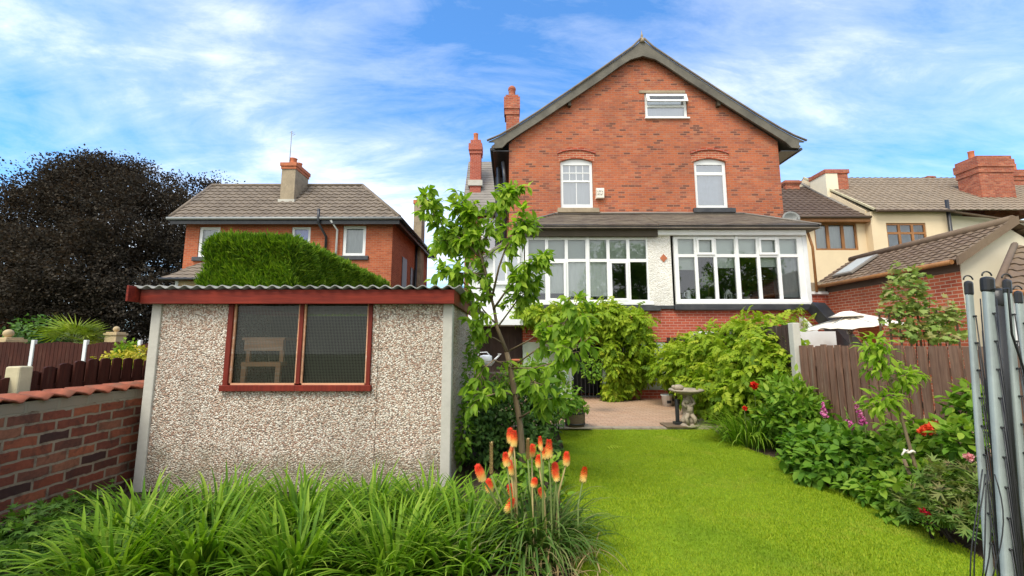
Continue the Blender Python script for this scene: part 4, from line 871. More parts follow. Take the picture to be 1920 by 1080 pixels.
# small tiled outbuilding at the right edge
ob = thing('tiled_outbuilding', 'pale outbuilding with a dark tiled roof at the right edge of the picture', 'building', (8.6, 7.2, 0))
oa = at(1868, 546, 7.0); od = at(1930, 462, 8.1)
MB().box(oa.x+.25, 12, 7.15, 7.3, 0, oa.z-.06).build('wall', M['white_clad'], ob)
V_ = Vector((0, 1.1, od.z-oa.z)); MB().tiles((oa.x, 7.0, oa.z), (1, 0, 0), V_, 4, V_.length, lambda v: 1.75*v/V_.length, None, .26, .2, .03, .025).build('roof', M['tile_brown'], ob)
MB().tube([(oa.x+.05, 6.94, oa.z-.03), (12, 6.94, oa.z-.03)], .05, 8).build('gutter', M['oak_frame'], ob)
MB().tube([(oa.x+.0, 7.0, oa.z+.04), (oa.x+1.75, 8.1, od.z+.04)], .05, 7).build('hip_tile', M['tile_brown'], ob)
# ================================================================ garden shed
SY, SX0, SX1, SZ, SD = 4.75, -4.0, -.66, 2.0, 3.3
sh = thing('garden_shed', 'pebble dashed concrete garden shed with a red timber fascia and window', 'shed', (-2.3, SY, 0))
wl, wr, wb, wt = at(425, 650, SY).x, at(697, 650, SY).x, at(560, 727, SY).z, 1.99
seam = at(700, 800, SY).x+.02
MB().wall([(SX0+.1, 0), (seam-.003, 0), (seam-.003, SZ), (wr+.0, SZ), (wr, wb), (wl, wb), (wl, SZ), (SX0+.1, SZ)], [], SY, .06).wall([(seam+.003, 0), (SX1-.1, 0), (SX1-.1, SZ), (seam+.003, SZ)], [], SY, .06).build('front_wall', M['pebble'], sh)
MB().box(SX1-.07, SX1-.01, SY+.1, SY+1.65, 0, SZ).box(SX1-.07, SX1-.01, SY+1.658, SY+SD, 0, SZ-.1).build('side_wall', M['pebble'], sh)
MB().box(SX0+.01, SX0+.07, SY+.1, SY+SD, 0, SZ).build('side_wall', M['pebble'], sh)
MB().box(SX0+.07, SX1-.07, SY+SD-.06, SY+SD, 0, SZ-.1).build('back_wall', M['pebble'], sh)
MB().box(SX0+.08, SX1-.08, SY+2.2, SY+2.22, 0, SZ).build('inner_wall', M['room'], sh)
for px_ in (SX0, SX1-.105): MB().box(px_, px_+.105, SY-.022, SY+.1, 0, SZ).build('corner_post', M['concrete'], sh, .008)
rz_ = 2.17
nx = 26*10; vs = []
for y, z in ((SY-.16, rz_-.005), (SY+SD+.15, rz_-.04)):
    for i in range(nx+1): x = SX0-.10+(SX1-SX0+.2)*i/nx; vs.append((x, y, z+.016*math.cos(2*PI*i/10)))
ro = MB().add(vs, [(i, i+1, nx+2+i, nx+1+i) for i in range(nx)], True).build('roof', M['corrug'], sh)
md = ro.modifiers.new('thick', 'SOLIDIFY'); md.thickness = .012; md.offset = 0
MB().box(SX0-.06, SX1+.03, SY-.12, SY-.09, 1.985, 2.14).build('fascia_board', M['red_wood'], sh, .004)
MB().box(SX1+.005, SX1+.03, SY-.09, SY+SD+.1, 1.985, 2.15).build('fascia_board', M['red_wood_y'], sh, .004)
MB().box(SX0-.10, SX0-.075, SY-.25, SY+SD+.1, 2.00, 2.17).build('fascia_board', M['red_wood'], sh, .004)
MB().box(SX0-.07, SX1, SY-.09, SY, 1.99, 1.995).build('soffit', M['red_wood'], sh)
mid = at(563, 650, SY).x; fr = MB(); d = .045
fr.box(wl, wl+d+.01, SY-.025, SY+.07, wb, wt).box(wr-d, wr, SY-.025, SY+.07, wb, wt).box(mid-.022, mid+.022, SY-.02, SY+.07, wb+.04, wt).box(wl-.02, wr+.02, SY-.045, SY+.07, wb-.035, wb+.03)
wf = fr.build('window_frame', M['red_frame'], sh, .005)
for a, b_ in ((wl+.055, mid-.022), (mid+.022, wr-.045)):
    MB().box(a, a+.018, SY+.0, SY+.03, wb+.03, wt).box(b_-.018, b_, SY+.0, SY+.03, wb+.03, wt).box(a, b_, SY+.0, SY+.03, wb+.03, wb+.048).build('glazing_bead', M['stool'], wf)
    MB().add([(a, SY+.02, wb+.03), (b_, SY+.02, wb+.03), (b_, SY+.02, wt), (a, SY+.02, wt)], [(0, 1, 2, 3)]).build('window_pane', M['glass_dusty'], wf)
    wm_ = MB(); x = a+.02
    while x < b_-.01: wm_.box(x, x+.0022, SY+.055, SY+.058, wb+.03, wt); x += .0165
    z = wb+.05
    while z < wt: wm_.box(a, b_, SY+.0585, SY+.0605, z, z+.0022); z += .0165
    wm_.build('wire_mesh', M['wire'], wf)
MB().box(SX0+.1, SX1-.1, SY+.08, SY+.75, wb-.06, wb-.02).build('workbench', M['old_timber'], sh)
# the stool on the bench, seen through the left pane
st = thing('step_stool', 'worn wooden step stool behind the left pane of the shed window', 'stool', (at(506, 717, SY+.3).x, SY+.3, wb-.02))
k0, k1 = at(466, 640, SY+.22).x, at(545, 640, SY+.22).x; zt, zm = at(500, 633, SY+.22).z, at(500, 678, SY+.2).z
MB().box(k0, k1, SY+.09, SY+.36, zt-.03, zt).build('seat', M['stool'], st, .006)
MB().box(k0+.03, k1-.02, SY+.10, SY+.12, zt-.15, zt-.03).build('apron', M['stool'], st, .004)
MB().box(k0+.02, k1-.02, SY+.075, SY+.22, zm-.05, zm).build('step', M['stool'], st, .006)
for x in (k0+.035, k1-.07):
    MB().box(x, x+.045, SY+.13, SY+.17, zm, zt-.03).build('leg', M['stool'], st, .004)
    MB().bar((x+.02, SY+.10, zm-.05), (x+.015, SY+.095, wb-.02), .055, .04).build('leg', M['stool'], st, .004)

# ================================================================ left boundary: garden wall, fences, piers
gw = thing('garden_wall', 'old dark brick garden wall with a wavy terracotta coping beside the shed', 'wall', (-4.3, 4, 0))
GX = -4.15
MB().box(GX-.22, GX, .8, 9, -.05, 1.06).build('wall', M['brick_dark'], gw)
cp = MB(); n = 8*42; vs = []
for x, z in ((GX-.27, 1.105), (GX-.1, 1.115), (GX+.04, 1.088), (GX+.04, 1.076), (GX-.25, 1.09)):
    for i in range(n+1):
        y = .8+8.2*i/n; ph = (y/.195) % 1; s = .017*math.sin(2*PI*ph)+.009*math.sin(4*PI*ph+.4)
        vs.append((x, y, z+s))
cp.add(vs, [(r_*(n+1)+i, r_*(n+1)+i+1, (r_+1)*(n+1)+i+1, (r_+1)*(n+1)+i) for r_ in range(4) for i in range(n)], True).build('coping', M['terracotta_old'], gw)
def board_fence(name, label, x0, x1, y, ztop, posts, pmat, bw=.11, gap=.03, scallop=.09, depth=.02, mt='fence_red', zb=0.0, rails=True, group=None, postw=.11, posth=.06, back=True):
    """boards parallel to the picture between posts; the tops arch over each panel"""
    f = thing(name, label, 'fence', ((x0+x1)/2, y, 0), group)
    for a, b_ in zip(posts[:-1], posts[1:]):
        p = MB(); x = a+postw/2+.01
        while x < b_-postw/2-.03:
            w_ = min(bw*random.uniform(.92, 1.05), b_-postw/2-x); t_ = (x+w_/2-a)/(b_-a); zt_ = ztop+scallop*(1-(2*t_-1)**2)-scallop+random.uniform(-.008, .008)
            p.prism([(x, zb), (x+w_, zb), (x+w_, zt_-.012), (x+w_*.8, zt_), (x+w_*.2, zt_), (x, zt_-.012)], y-depth, y)
            if back: p.box(x+w_*.55, x+w_*1.5, y+.03, y+.045, zb, zt_-.03)
            x += w_+gap
        if rails:
            for zr in (zb+.25, ztop-.3): p.box(a, b_, y+.001, y+.03, zr, zr+.07)
        p.build('board_panel', M[mt], f)
    for x in posts: MB().box(x-postw/2, x+postw/2, y-.05, y+.05, zb, ztop+posth).build('post', M[pmat], f, .012)
    return f
Yf = 14.2
board_fence('wooden_fence', 'red brown scalloped fence with white posts in front of the palm', at(-130, 650, Yf).x, at(300, 650, Yf).x, Yf, 1.62, [at(p, 650, Yf).x for p in (-130, -34, 63, 161, 262, 350)], 'white_clad', .12, .012, .10)
# lower fence stands just beyond the garden wall and runs with it
lf = thing('wooden_fence', 'low red brown fence with arched top and a cream concrete post behind the garden wall', 'fence', (-4.75, 4, 0))
FX = -4.72
yp = 4.13
def low_panel(y0, y1, zt):
    p = MB(); y = y0+.01
    while y < y1-.05:
        w_ = random.uniform(.098, .112); t_ = min(1, (y-y0)/(y1-y0)); z = zt+.13*math.sin(PI*min(1, t_*1.0+.04))**.8
        p.prismx([(y, .2), (y+w_, .2), (y+w_, z-.01), (y+w_*.7, z), (y+w_*.25, z-.003), (y, z-.015)], FX, FX+.02)
        p.prismx([(y+w_*.6, .2), (y+w_*1.7, .2), (y+w_*1.7, z-.02), (y+w_*.6, z-.02)], FX-.05, FX-.03); y += w_+.045
    p.box(FX-.03, FX, y0, y1, zt-.2, zt-.12)
    p.build('board_panel', M['fence_red'], lf)
low_panel(yp+.06, yp+1.85, 1.26); low_panel(yp-1.95, yp-.06, 1.24); low_panel(yp+1.95, yp+3.75, 1.26)
for y in (yp, yp+1.9, yp-2.0): MB().box(FX-.04, FX+.10, y-.06, y+.06, 0, 1.34).build('post', M['concrete_yellow'], lf, .015)
def pier(px, pytop, Y, wpx, label):
    c = at(px, pytop, Y); wd = wpx*Y/F/2
    o = thing('gate_pier', label, 'gate pier', (c.x, Y, 0), 'stone gate piers with ball finials')
    MB().box(c.x-wd*.85, c.x+wd*.85, Y-wd*.85, Y+wd*.85, 0, c.z-wd*.55).build('shaft', M['sandpier'], o, .01)
    MB().box(c.x-wd, c.x+wd, Y-wd, Y+wd, c.z-wd*.55, c.z-wd*.25).box(c.x-wd*.8, c.x+wd*.8, Y-wd*.8, Y+wd*.8, c.z-wd*.25, c.z-wd*.05).build('cap', M['sandpier'], o, .015)
    MB().lathe([(wd*.28, -.02), (wd*.2, wd*.12)], (c.x, Y, c.z-wd*.05), 12).ball((c.x, Y, c.z+wd*.38), wd*.42, 14, 9).build('ball', M['sandpier'], o)
pier(15, 632, 16.5, 36, 'pale stone gate pier with a ball, nearer one at the left edge of the picture'); pier(218, 622, 22, 25, 'pale stone gate pier with a ball, farther one to the right of the palm')
# palm
pc = at(135, 645, 15.5); po = thing('fan_palm', 'bright green fan palm beyond the red brown fence', 'palm', (pc.x, 15.5, 0))
MB().tube([(pc.x, 15.5, 0), (pc.x, 15.5, 1.6)], [.14, .12], 9).build('trunk', M['bark_dark'], po)
ft = MB(); P, D, U_ = [], [], []
fv, ff = [], []
nf = 13
fan_v = [(0, 0, 0)]; fan_f = []
for i in range(nf):
    a = -1.5+3.0*i/(nf-1); d = .085
    k = len(fan_v); fan_v += [(.34*math.sin(a-d), .34*math.cos(a-d), .0), (.34*math.sin(a+d), .34*math.cos(a+d), .0), (math.sin(a)*(1-.15*abs(a)), math.cos(a)*(1-.15*abs(a)), -.22)]
    fan_f += [(0, k, k+1)[::-1], (k, k+2, k+1)]
k = 26; az = RNG.random(k)*2*PI; el = np.concatenate([RNG.uniform(.45, 1.35, 16), RNG.uniform(-.25, .45, 10)])
D = np.stack([np.cos(az)*np.cos(el), np.sin(az)*np.cos(el), np.sin(el)], 1); base = np.array((pc.x, 15.5, 1.62)); P = base+D*.42
for i in range(k): ft.tube([base, P[i]], .012, 4)
ft.build('frond_stalk', M['stalk'], po)
leaf_mesh('frond', (np.array(fan_v), fan_f), P, D, np.tile((0, 0, 1.), (k, 1))+RNG.normal(size=(k, 3))*.3, .70+.25*RNG.random(k), G['palm'], po, rnd=np.where(el < .1, .8+.2*RNG.random(k), RNG.random(k)*.7))
shrub('golden_bush', 'small cone of yellow green conifer beside the shed', 'bush', [(at(238, 652, 9.5)+Vector((0, 0, -.05)), (.2, .2, .2)), (at(238, 670, 9.5), (.28, .25, .25))], T_small(.3), 700, .09, G['conifer'], stems=0, rnd=lambda n: .6+.4*RNG.random(n))
shrub('golden_bush', 'low spreading bush of yellow leaves beside the shed', 'bush', [(at(228, 672, 8.8), (.45, .3, .13)), (at(262, 664, 8.8), (.3, .3, .16))], T_small(.3), 600, .07, G['gold'], stems=0)

# ================================================================ trees and hedge behind
def big_tree(name, label, cat, c, blobs, n, leafm, size, trunk, tmpl=None, clump=90, bark='bark_dark', group=None, spread=1):
    root = thing(name, label, cat, (c[0], c[1], 0), group)
    P, D = blob_points(blobs, clump*len(blobs)//1, .62)
    sel = RNG.choice(len(P), size=min(len(P), clump), replace=False) if len(P) > clump else np.arange(len(P)); cp_, cd_ = P[sel], D[sel]
    pts, dr_ = [], []; per = n//len(cp_)
    for p, d in zip(cp_, cd_):
        r = size*spread*RNG.uniform(1.6, 4.2); q = RNG.uniform(-1.25, 1.25, size=(per, 3))*np.array((r, r, r*.55)); pts.append(p+q); dr_.append(unit(d+q*.3+RNG.normal(size=(per, 3))*.7+np.array((0, 0, -.2))))
    P = np.vstack(pts); D = np.vstack(dr_); k = P[:, 2] > .4; P, D = P[k], D[k]
    leaf_mesh('crown', tmpl or T_diamond(.36), P, D, unit(RNG.normal(size=P.shape)+np.array((0, 0, 1.))), size*(.6+.8*RNG.random(len(P))), leafm, root)
    mb = MB(); th, tr_ = trunk
    mb.tube([(c[0], c[1], 0), (c[0]+.1, c[1], th*.5), (c[0]-.05, c[1], th)], [tr_*1.3, tr_, tr_*.8], 12)
    mb.build('trunk', M[bark], root); lm = MB()
    for b_, r in blobs:
        t = Vector(b_); s = Vector((c[0], c[1], th*random.uniform(.6, 1))); m_ = s.lerp(t, .5)+Vector((0, 0, .6))
        lm.tube([s, m_, t], [tr_*.45, tr_*.28, tr_*.1], 7)
    lm.build('limb', M[bark], root)
    return root
BYt = 29.0
def bl(px, py, rp_, Y, ry=None): c = at(px, py, Y); r = rp_*Y/F; return (np.array(c), (r, ry or r, r*.85))
bb = [bl(75, 425, 95, 29), bl(190, 395, 100, 29), bl(295, 412, 85, 28), bl(355, 395, 55, 30), bl(120, 510, 110, 27), bl(250, 500, 110, 27), bl(20, 495, 80, 29), bl(340, 480, 68, 30), bl(200, 350, 62, 30), bl(272, 350, 52, 30),
      bl(125, 362, 55, 30), bl(45, 410, 60, 30), bl(100, 590, 80, 27), bl(230, 590, 80, 27), bl(320, 575, 68, 29), bl(-60, 485, 110, 29), bl(-40, 585, 90, 29), bl(392, 358, 28, 30), bl(30, 575, 60, 27), bl(280, 600, 60, 27), bl(235, 318, 36, 30), bl(160, 325, 36, 30)]
big_tree('copper_beech_tree', 'huge dark copper beech tree on the left behind the houses', 'tree', (at(190, 600, 29).x, 29, 0), bb, 260000, G['beech'], .145, (4, .55), clump=1300, spread=1.7)
for k_, (x_, y_, lab_) in enumerate(((11.5, -12, 'tall leafy tree behind the photographer, reflected in the middle panes of the right bay window'), (19, -13.5, 'second leafy tree behind the photographer, reflected in the end panes of the right bay window'))):
    bq = [(np.array((x_+RNG.normal()*1.8, y_+RNG.normal()*1.2, 6+RNG.normal()*1.7)), (2.1, 1.8, 1.9)) for _ in range(9)]
    big_tree('garden_tree', lab_, 'tree', (x_, y_, 0), bq, 14000, G['bush'], .26, (3, .3), clump=130)
shrub('dark_laurel', 'dark green bush under the copper beech on the left', 'bush', [(at(75, 625, 20), (1.1, 1, .8)), (at(40, 640, 20), (.9, .8, .7))], T_small(.3), 900, .22, G['dark'], stems=3, stem_r=.03)
# clipped conifer hedge running away from us
hg = thing('clipped_hedge', 'tall clipped green conifer hedge behind the shed roof', 'hedge', (-5.25, 11, 0))
hx0, hx1, hy0, hy1, hzt = at(383, 500, 8.6).x, at(548, 500, 8.6).x, 8.6, 15.2, at(470, 447, 8.6).z
MB().box(hx0+.16, hx1-.16, hy0+.16, hy1-.16, 0, hzt-.16).build('inner_growth', M['bark_dark'], hg)
P, D = [], []
def face(n, f, d):
    u, v = RNG.random(n), RNG.random(n); q = f(u, v); P.append(q); D.append(np.tile(d, (n, 1)).astype(float))
rd_ = lambda u: .13*np.sin(u*9)*0
face(30000, lambda u, v: np.stack([hx0+(hx1-hx0)*u, np.full_like(u, hy0), 1.6+(hzt-1.6)*v], 1), (0, -1, 0))
face(48000, lambda u, v: np.stack([np.full_like(u, hx1), hy0+(hy1-hy0)*u, 1.6+(hzt-1.6)*v], 1), (1, 0, 0))
face(18000, lambda u, v: np.stack([hx0+(hx1-hx0)*u, hy0+(hy1-hy0)*v, np.full_like(u, hzt)], 1), (0, 0, 1))
face(3000, lambda u, v: np.stack([np.full_like(u, hx0), hy0+(hy1-hy0)*u, 1.6+(hzt-1.6)*v], 1), (-1, 0, 0))
P, D = np.vstack(P), np.vstack(D)
# rounded shoulders
cx_, cz_ = (hx0+hx1)/2, hzt-.16
ov = np.maximum(0, P[:, 2]-cz_)/.16; P[:, 0] = cx_+(P[:, 0]-cx_)*(1-.045*ov**2); P[:, 1] = np.where(P[:, 1] < hy0+.4, hy0+.4-(hy0+.4-P[:, 1])*(1-.14*ov**2), P[:, 1])
P[:, 2] -= .05*np.clip(np.abs(P[:, 0]-cx_)/(hx1-cx_), 0, 1)**4*ov
wav = .045*np.sin(P[:, 0]*5+P[:, 2]*3)+.05*np.sin(P[:, 1]*4.1+P[:, 2]*6.3)+.04*np.sin(P[:, 2]*11+P[:, 1]*9+P[:, 0]*7); P = P+D*(wav-.05+RNG.normal(size=len(P))*.035)[:, None]
k = P[:, 2] < hzt+.2; P, D = P[k], D[k]
leaf_mesh('foliage', T_small(.075), P, unit(D*.6+np.array((0, 0, .8))+RNG.normal(size=P.shape)*.38), unit(D+RNG.normal(size=P.shape)*.5), .09+.12*RNG.random(len(P)), G['conifer'], hg)

# ================================================================ right boundary fence
FXr = 4.30
rfn = thing('wooden_fence', 'brown board fence with weathered tops along the right flower bed', 'fence', (FXr, 4.5, 0))
def rf_panel(y0, y1, zt, parent, mt, step=.128):
    p = MB(); y = y0
    while y < y1-.02:
        w_ = min(random.uniform(.086, .098), y1-y); z = zt+random.uniform(-.012, .012); l_ = random.uniform(-.012, .012)
        p.add([(FXr, y, 0), (FXr, y+w_, 0), (FXr, y+w_+l_, z), (FXr, y+l_, z), (FXr+.02, y, 0), (FXr+.02, y+w_, 0), (FXr+.02, y+w_+l_, z), (FXr+.02, y+l_, z)], [(0, 3, 2, 1), (4, 5, 6, 7), (0, 1, 5, 4), (1, 2, 6, 5), (2, 3, 7, 6), (3, 0, 4, 7)])
        p.box(FXr+.06, FXr+.075, y+.05, y+.05+w_*1.05, 0, z-.03); y += step
    p.box(FXr+.021, FXr+.059, y0, y1, zt-.30, zt-.22).box(FXr+.021, FXr+.059, y0, y1, .3, .38); p.build('board_panel', M[mt], parent)
for a, b_ in ((2.36, 4.36), (4.37, 6.46)): rf_panel(a, b_, 1.535, rfn, 'fence')
for y in (2.3,): MB().box(FXr+.0, FXr+.1, y-.05, y+.05, 0, 1.50).build('post', M['concrete'], rfn, .01)
rf2 = thing('wooden_fence', 'taller dark fence with a concrete post beyond the brown board fence', 'fence', (FXr, 9, 0))
MB().box(FXr-.05, FXr+.06, 6.48, 6.60, 0, 1.87).build('post', M['concrete'], rf2, .012)
for k in range(3): rf_panel(6.62+1.8*k, 8.36+1.8*k, 1.84-.06*k, rf2, 'fence_dark', .118)
for k in range(2): MB().box(FXr-.03, FXr+.06, 8.37+1.8*k, 8.43+1.8*k, 0, 1.85-.06*k).build('post', M['concrete'], rf2, .01)
MB().box(4.45, 8.0, 10.6, 10.75, 0, 1.86).build('wall', M['white_clad'], thing('yard_wall', 'white rendered low wall in the next garden under the parasol', 'wall', (6.2, 10.7, 0)))
# parasol in the next garden
pa_ = at(1590, 588, 9.4); rim = [(1522, 621), (1572, 617), (1640, 613), (1677, 606), (1630, 600), (1560, 604)]
ps = thing('garden_parasol', 'open cream parasol in the next garden beyond the fence', 'parasol', (pa_.x, 9.4, 0))
n = 6; Rr = .95; cz = at(1598, 612, 9.4).z; hub = Vector((pa_.x, 9.4, pa_.z)); tilt = .05
def rimp(k, f=1): a = 2*PI*k/n+.35; return Vector((pa_.x+.08+Rr*f*math.cos(a), 9.4+Rr*f*math.sin(a), cz+(pa_.z-cz)*(1-f)**1.15+tilt*math.cos(a)*1.0))
cvx = MB(); rows = 6; vs = []; ns = n*8
for i in range(rows+1):
    f = i/rows
    for k in range(ns):
        t = k/8; a0, a1 = rimp(math.floor(t), f), rimp(math.floor(t)+1, f); q = a0.lerp(a1, t-math.floor(t)); u = (t-math.floor(t)); q.z -= .05*f*math.sin(PI*u)+.012*math.sin(k*2.1+i); vs.append(q)
cvx.add(vs, [(i*ns+k, i*ns+(k+1) % ns, (i+1)*ns+(k+1) % ns, (i+1)*ns+k) for i in range(rows) for k in range(ns)], True)
co_ = cvx.build('canopy', M['canvas'], ps); md = co_.modifiers.new('thick', 'SOLIDIFY'); md.thickness = .006
MB().lathe([(.30, -.075), (.2, -.02), (.12, .035), (.05, .055)], tuple(hub), 12, True, lambda a, z: 1+.22*math.sin(3*a)).build('vent_cap', M['canvas'], co_)
MB().tube([(pa_.x, 9.4, 0), (pa_.x, 9.4, pa_.z)], .022, 8).build('pole', M['steel_grey'], ps)
rb_ = MB()
for k in range(n): rb_.tube([hub+Vector((0, 0, -.04)), rimp(k)+Vector((0, 0, -.02))], .01, 5).tube([(pa_.x, 9.4, cz-.12), rimp(k, .5)+Vector((0, 0, -.03))], .008, 5)
rb_.lathe([(.05, 0), (.06, .05), (.04, .1)], (pa_.x, 9.4, cz-.17), 10); rb_.build('rib', M['steel_grey'], ps)
c = at(1632, 632, 9.0); tp = thing('plant_pot', 'large terracotta pot beyond the fence under the parasol', 'plant pot', (c.x, 9, 0))
MB().box(c.x-.4, c.x+.4, 8.8, 9.3, 0, c.z-.2).build('stand', M['old_timber'], tp)
MB().lathe([(.13, -.2), (.19, .14), (.215, .14), (.215, .21), (.19, .21), (.17, .1)], (c.x, 9, c.z), 18).build('pot', M['terracotta'], tp)

# ================================================================ patio furniture
bx, by = gr(1290, 800, .05).x, gr(1290, 800, .05).y
bb_ = thing('bird_bath', 'weathered stone bird bath with a figure for a stem at the patio edge', 'bird bath', (bx, by, .05))
ztop = at(1288, 731, by).z
MB().lathe([(.17, 0), (.18, .03), (.15, .05), (.13, .07)], (bx+.03, by, .05), 14, True, lambda a, z: 1+.1*math.sin(2*a+1)).build('plinth', M['cast_stone'], bb_)
hgt = ztop-.05-.08
def fig(a, z): return 1+.22*math.sin(2*a+z*16)+.14*math.sin(3*a-z*23+1)+.07*math.sin(5*a+z*31)
prof = [(.10, .06), (.115, .12), (.10, .18), (.085, .22), (.10, .28), (.115, .34), (.10, .40), (.075, .44), (.085, .48), (.07, .53), (.06, hgt-.03), (.10, hgt)]
MB().lathe(prof, (bx+.02, by, .05), 22, True, fig).ball((bx-.03, by-.07, .05+.46), .052, 10, 8).tube([(bx+.02, by-.09, .42), (bx+.10, by-.10, .48), (bx+.06, by-.05, .58)], [.03, .026, .02], 7).tube([(bx-.05, by-.10, .40), (bx-.10, by-.08, .47), (bx-.05, by-.04, .57)], [.03, .026, .02], 7).tube([(bx-.02, by-.08, .28), (bx-.08, by-.13, .22), (bx-.03, by-.12, .10)], [.045, .038, .03], 7).tube([(bx+.04, by-.08, .28), (bx+.09, by-.13, .20), (bx+.08, by-.10, .10)], [.045, .038, .03], 7).build('figure', M['cast_stone'], bb_)
MB().lathe([(.06, -.09), (.20, -.055), (.295, -.02), (.31, .0), (.30, .015), (.27, .005), (.15, -.02), (.02, -.025)], (bx, by, ztop), 26, True, lambda a, z: 1+.02*math.sin(9*a)).build('bowl', M['cast_stone'], bb_)
MB().ball((bx-.16, by-.05, ztop+.045), .07, 12, 8, (1.5, .9, .85)).ball((bx-.25, by-.06, ztop+.06), .035, 8, 6, (1.2, 1, 1)).build('bird_ornament', M['cast_stone'], bb_)
qx, qy = gr(1271, 799, .05).x, gr(1271, 799, .05).y
pbse = thing('parasol_base', 'square rusty parasol base plate with a black post beside the bird bath', 'parasol base', (qx, qy, .05))
MB().box(qx-.27, qx+.27, qy-.2, qy+.2, .054, .085).build('base_plate', M['old_timber'], pbse, .01)
MB().box(qx-.07, qx+.07, qy-.07, qy+.07, .085, .13).tube([(qx, qy, .1), (qx, qy, at(1271, 748, qy).z)], .035, 10).build('socket_post', M['black'], pbse, .006)
ux, uy = gr(1251, 761, .05).x, gr(1251, 761, .05).y
bk = thing('plastic_bucket', 'white plastic bucket with a dark label on the patio', 'bucket', (ux, uy, .05))
MB().lathe([(.105, 0), (.13, .24), (.145, .245), (.145, .275), (.125, .275), (.10, .05)], (ux, uy, .05), 20).build('body', M['enamel'], bk)
MB().add([(ux+.123*math.sin(a), uy-.123*math.cos(a), z) for z in (.12, .19) for a in np.linspace(-.35, .55, 6)], [(i, i+1, 7+i, 6+i) for i in range(5)]).build('label_patch', M['black'], bk)
MB().tube([(ux+.14*math.cos(a), uy-.02, .31+.13*math.sin(-a)) for a in np.linspace(0, PI, 12)], .006, 5).build('handle', M['steel_grey'], bk)
vx, vy = gr(1079, 802, .06).x, gr(1079, 802, .06).y
bp = thing('barrel_planter', 'rusty brown barrel planter with green plants on the patio edge', 'planter', (vx, vy, .06))
MB().box(vx-.35, vx+.28, vy-.12, vy+.25, .055, .085).build('stone_slab', M['cast_stone'], bp, .015)
MB().lathe([(.165, .025), (.18, .1), (.185, .24), (.18, .32), (.19, .325), (.19, .345), (.165, .345), (.165, .26)], (vx, vy+.05, .06), 26).build('barrel', M['old_timber'], bp)
MB().lathe([(.186, .06), (.188, .085)], (vx, vy+.05, .06), 26).lathe([(.19, .25), (.189, .275)], (vx, vy+.05, .06), 26).build('hoop', M['black'], bp)
P, D = blob_points([((vx, vy+.05, .43), (.24, .2, .09))], 260, .2); leaf_mesh('foliage', T_ovate(.28), P, unit(D+RNG.normal(size=P.shape)*.5), unit(np.array((0, 0, 1.))+RNG.normal(size=P.shape)*.4), .07+.04*RNG.random(len(P)), G['bush'], bp)
tx_, ty_ = gr(1314, 785, .05).x, gr(1314, 785, .05).y+.2
tpo = thing('plant_pot', 'small terracotta pot in the leaves behind the bird bath', 'plant pot', (tx_, ty_, .05))
MB().lathe([(.09, 0), (.125, .22), (.14, .22), (.14, .28), (.12, .28), (.11, .2)], (tx_, ty_, .05), 18).build('pot', M['terracotta'], tpo)
# bench of pots and watering cans at the left end of the patio
bn = thing('garden_bench', 'dull timber staging at the left end of the patio', 'bench', (-.2, 8.9, .05))
MB().box(-.9, .75, 8.6, 9.1, .93, .97).build('top', M['old_timber'], bn)
for x in (-.85, -.1, .68): MB().box(x, x+.06, 8.65, 9.05, .0, .93).build('leg', M['old_timber'], bn)
MB().box(-.9, .75, 8.62, 9.08, .35, .38).build('shelf', M['old_timber'], bn)
def can(px, py, Y, label, mt, s=1, flip=1, zt=None):
    c = at(px, py, Y); o = thing('watering_can', label, 'watering can', c)
    MB().lathe([(.13*s, 0), (.13*s, .2*s), (.115*s, .215*s), (.05*s, .23*s)], tuple(c), 18).build('body', M[mt], o)
    MB().tube([c+Vector((flip*.12*s, 0, .03*s)), c+Vector((flip*.2*s, 0, .14*s)), c+Vector((flip*.29*s, 0, .23*s))], [.028*s, .022*s, .016*s], 8).lathe([(.016*s, 0), (.045*s, .03*s)], tuple(c+Vector((flip*.29*s, 0, .225*s))), 10).build('spout', M[mt], o)
    MB().tube([c+Vector((-flip*.12*s, 0, .05*s)), c+Vector((-flip*.22*s, 0, .14*s)), c+Vector((-flip*.14*s, 0, .28*s)), c+Vector((flip*.02*s, 0, .29*s)), c+Vector((flip*.08*s, 0, .22*s))], .011*s, 7).build('handle', M[mt], o)
can(911, 686, 8.75, 'white watering can on the staging beside the shed corner', 'enamel', .95)
can(1057, 722, 8.85, 'dull silver watering can at the right end of the staging', 'metal', .9, -1)
c = at(970, 693, 8.8); q = thing('plant_pot', 'pink pot on the staging behind the young tree', 'plant pot', c)
MB().lathe([(.08, 0), (.11, .17), (.12, .17), (.12, .21), (.1, .21), (.09, .15)], tuple(c), 16).build('pot', M['terracotta'], q)

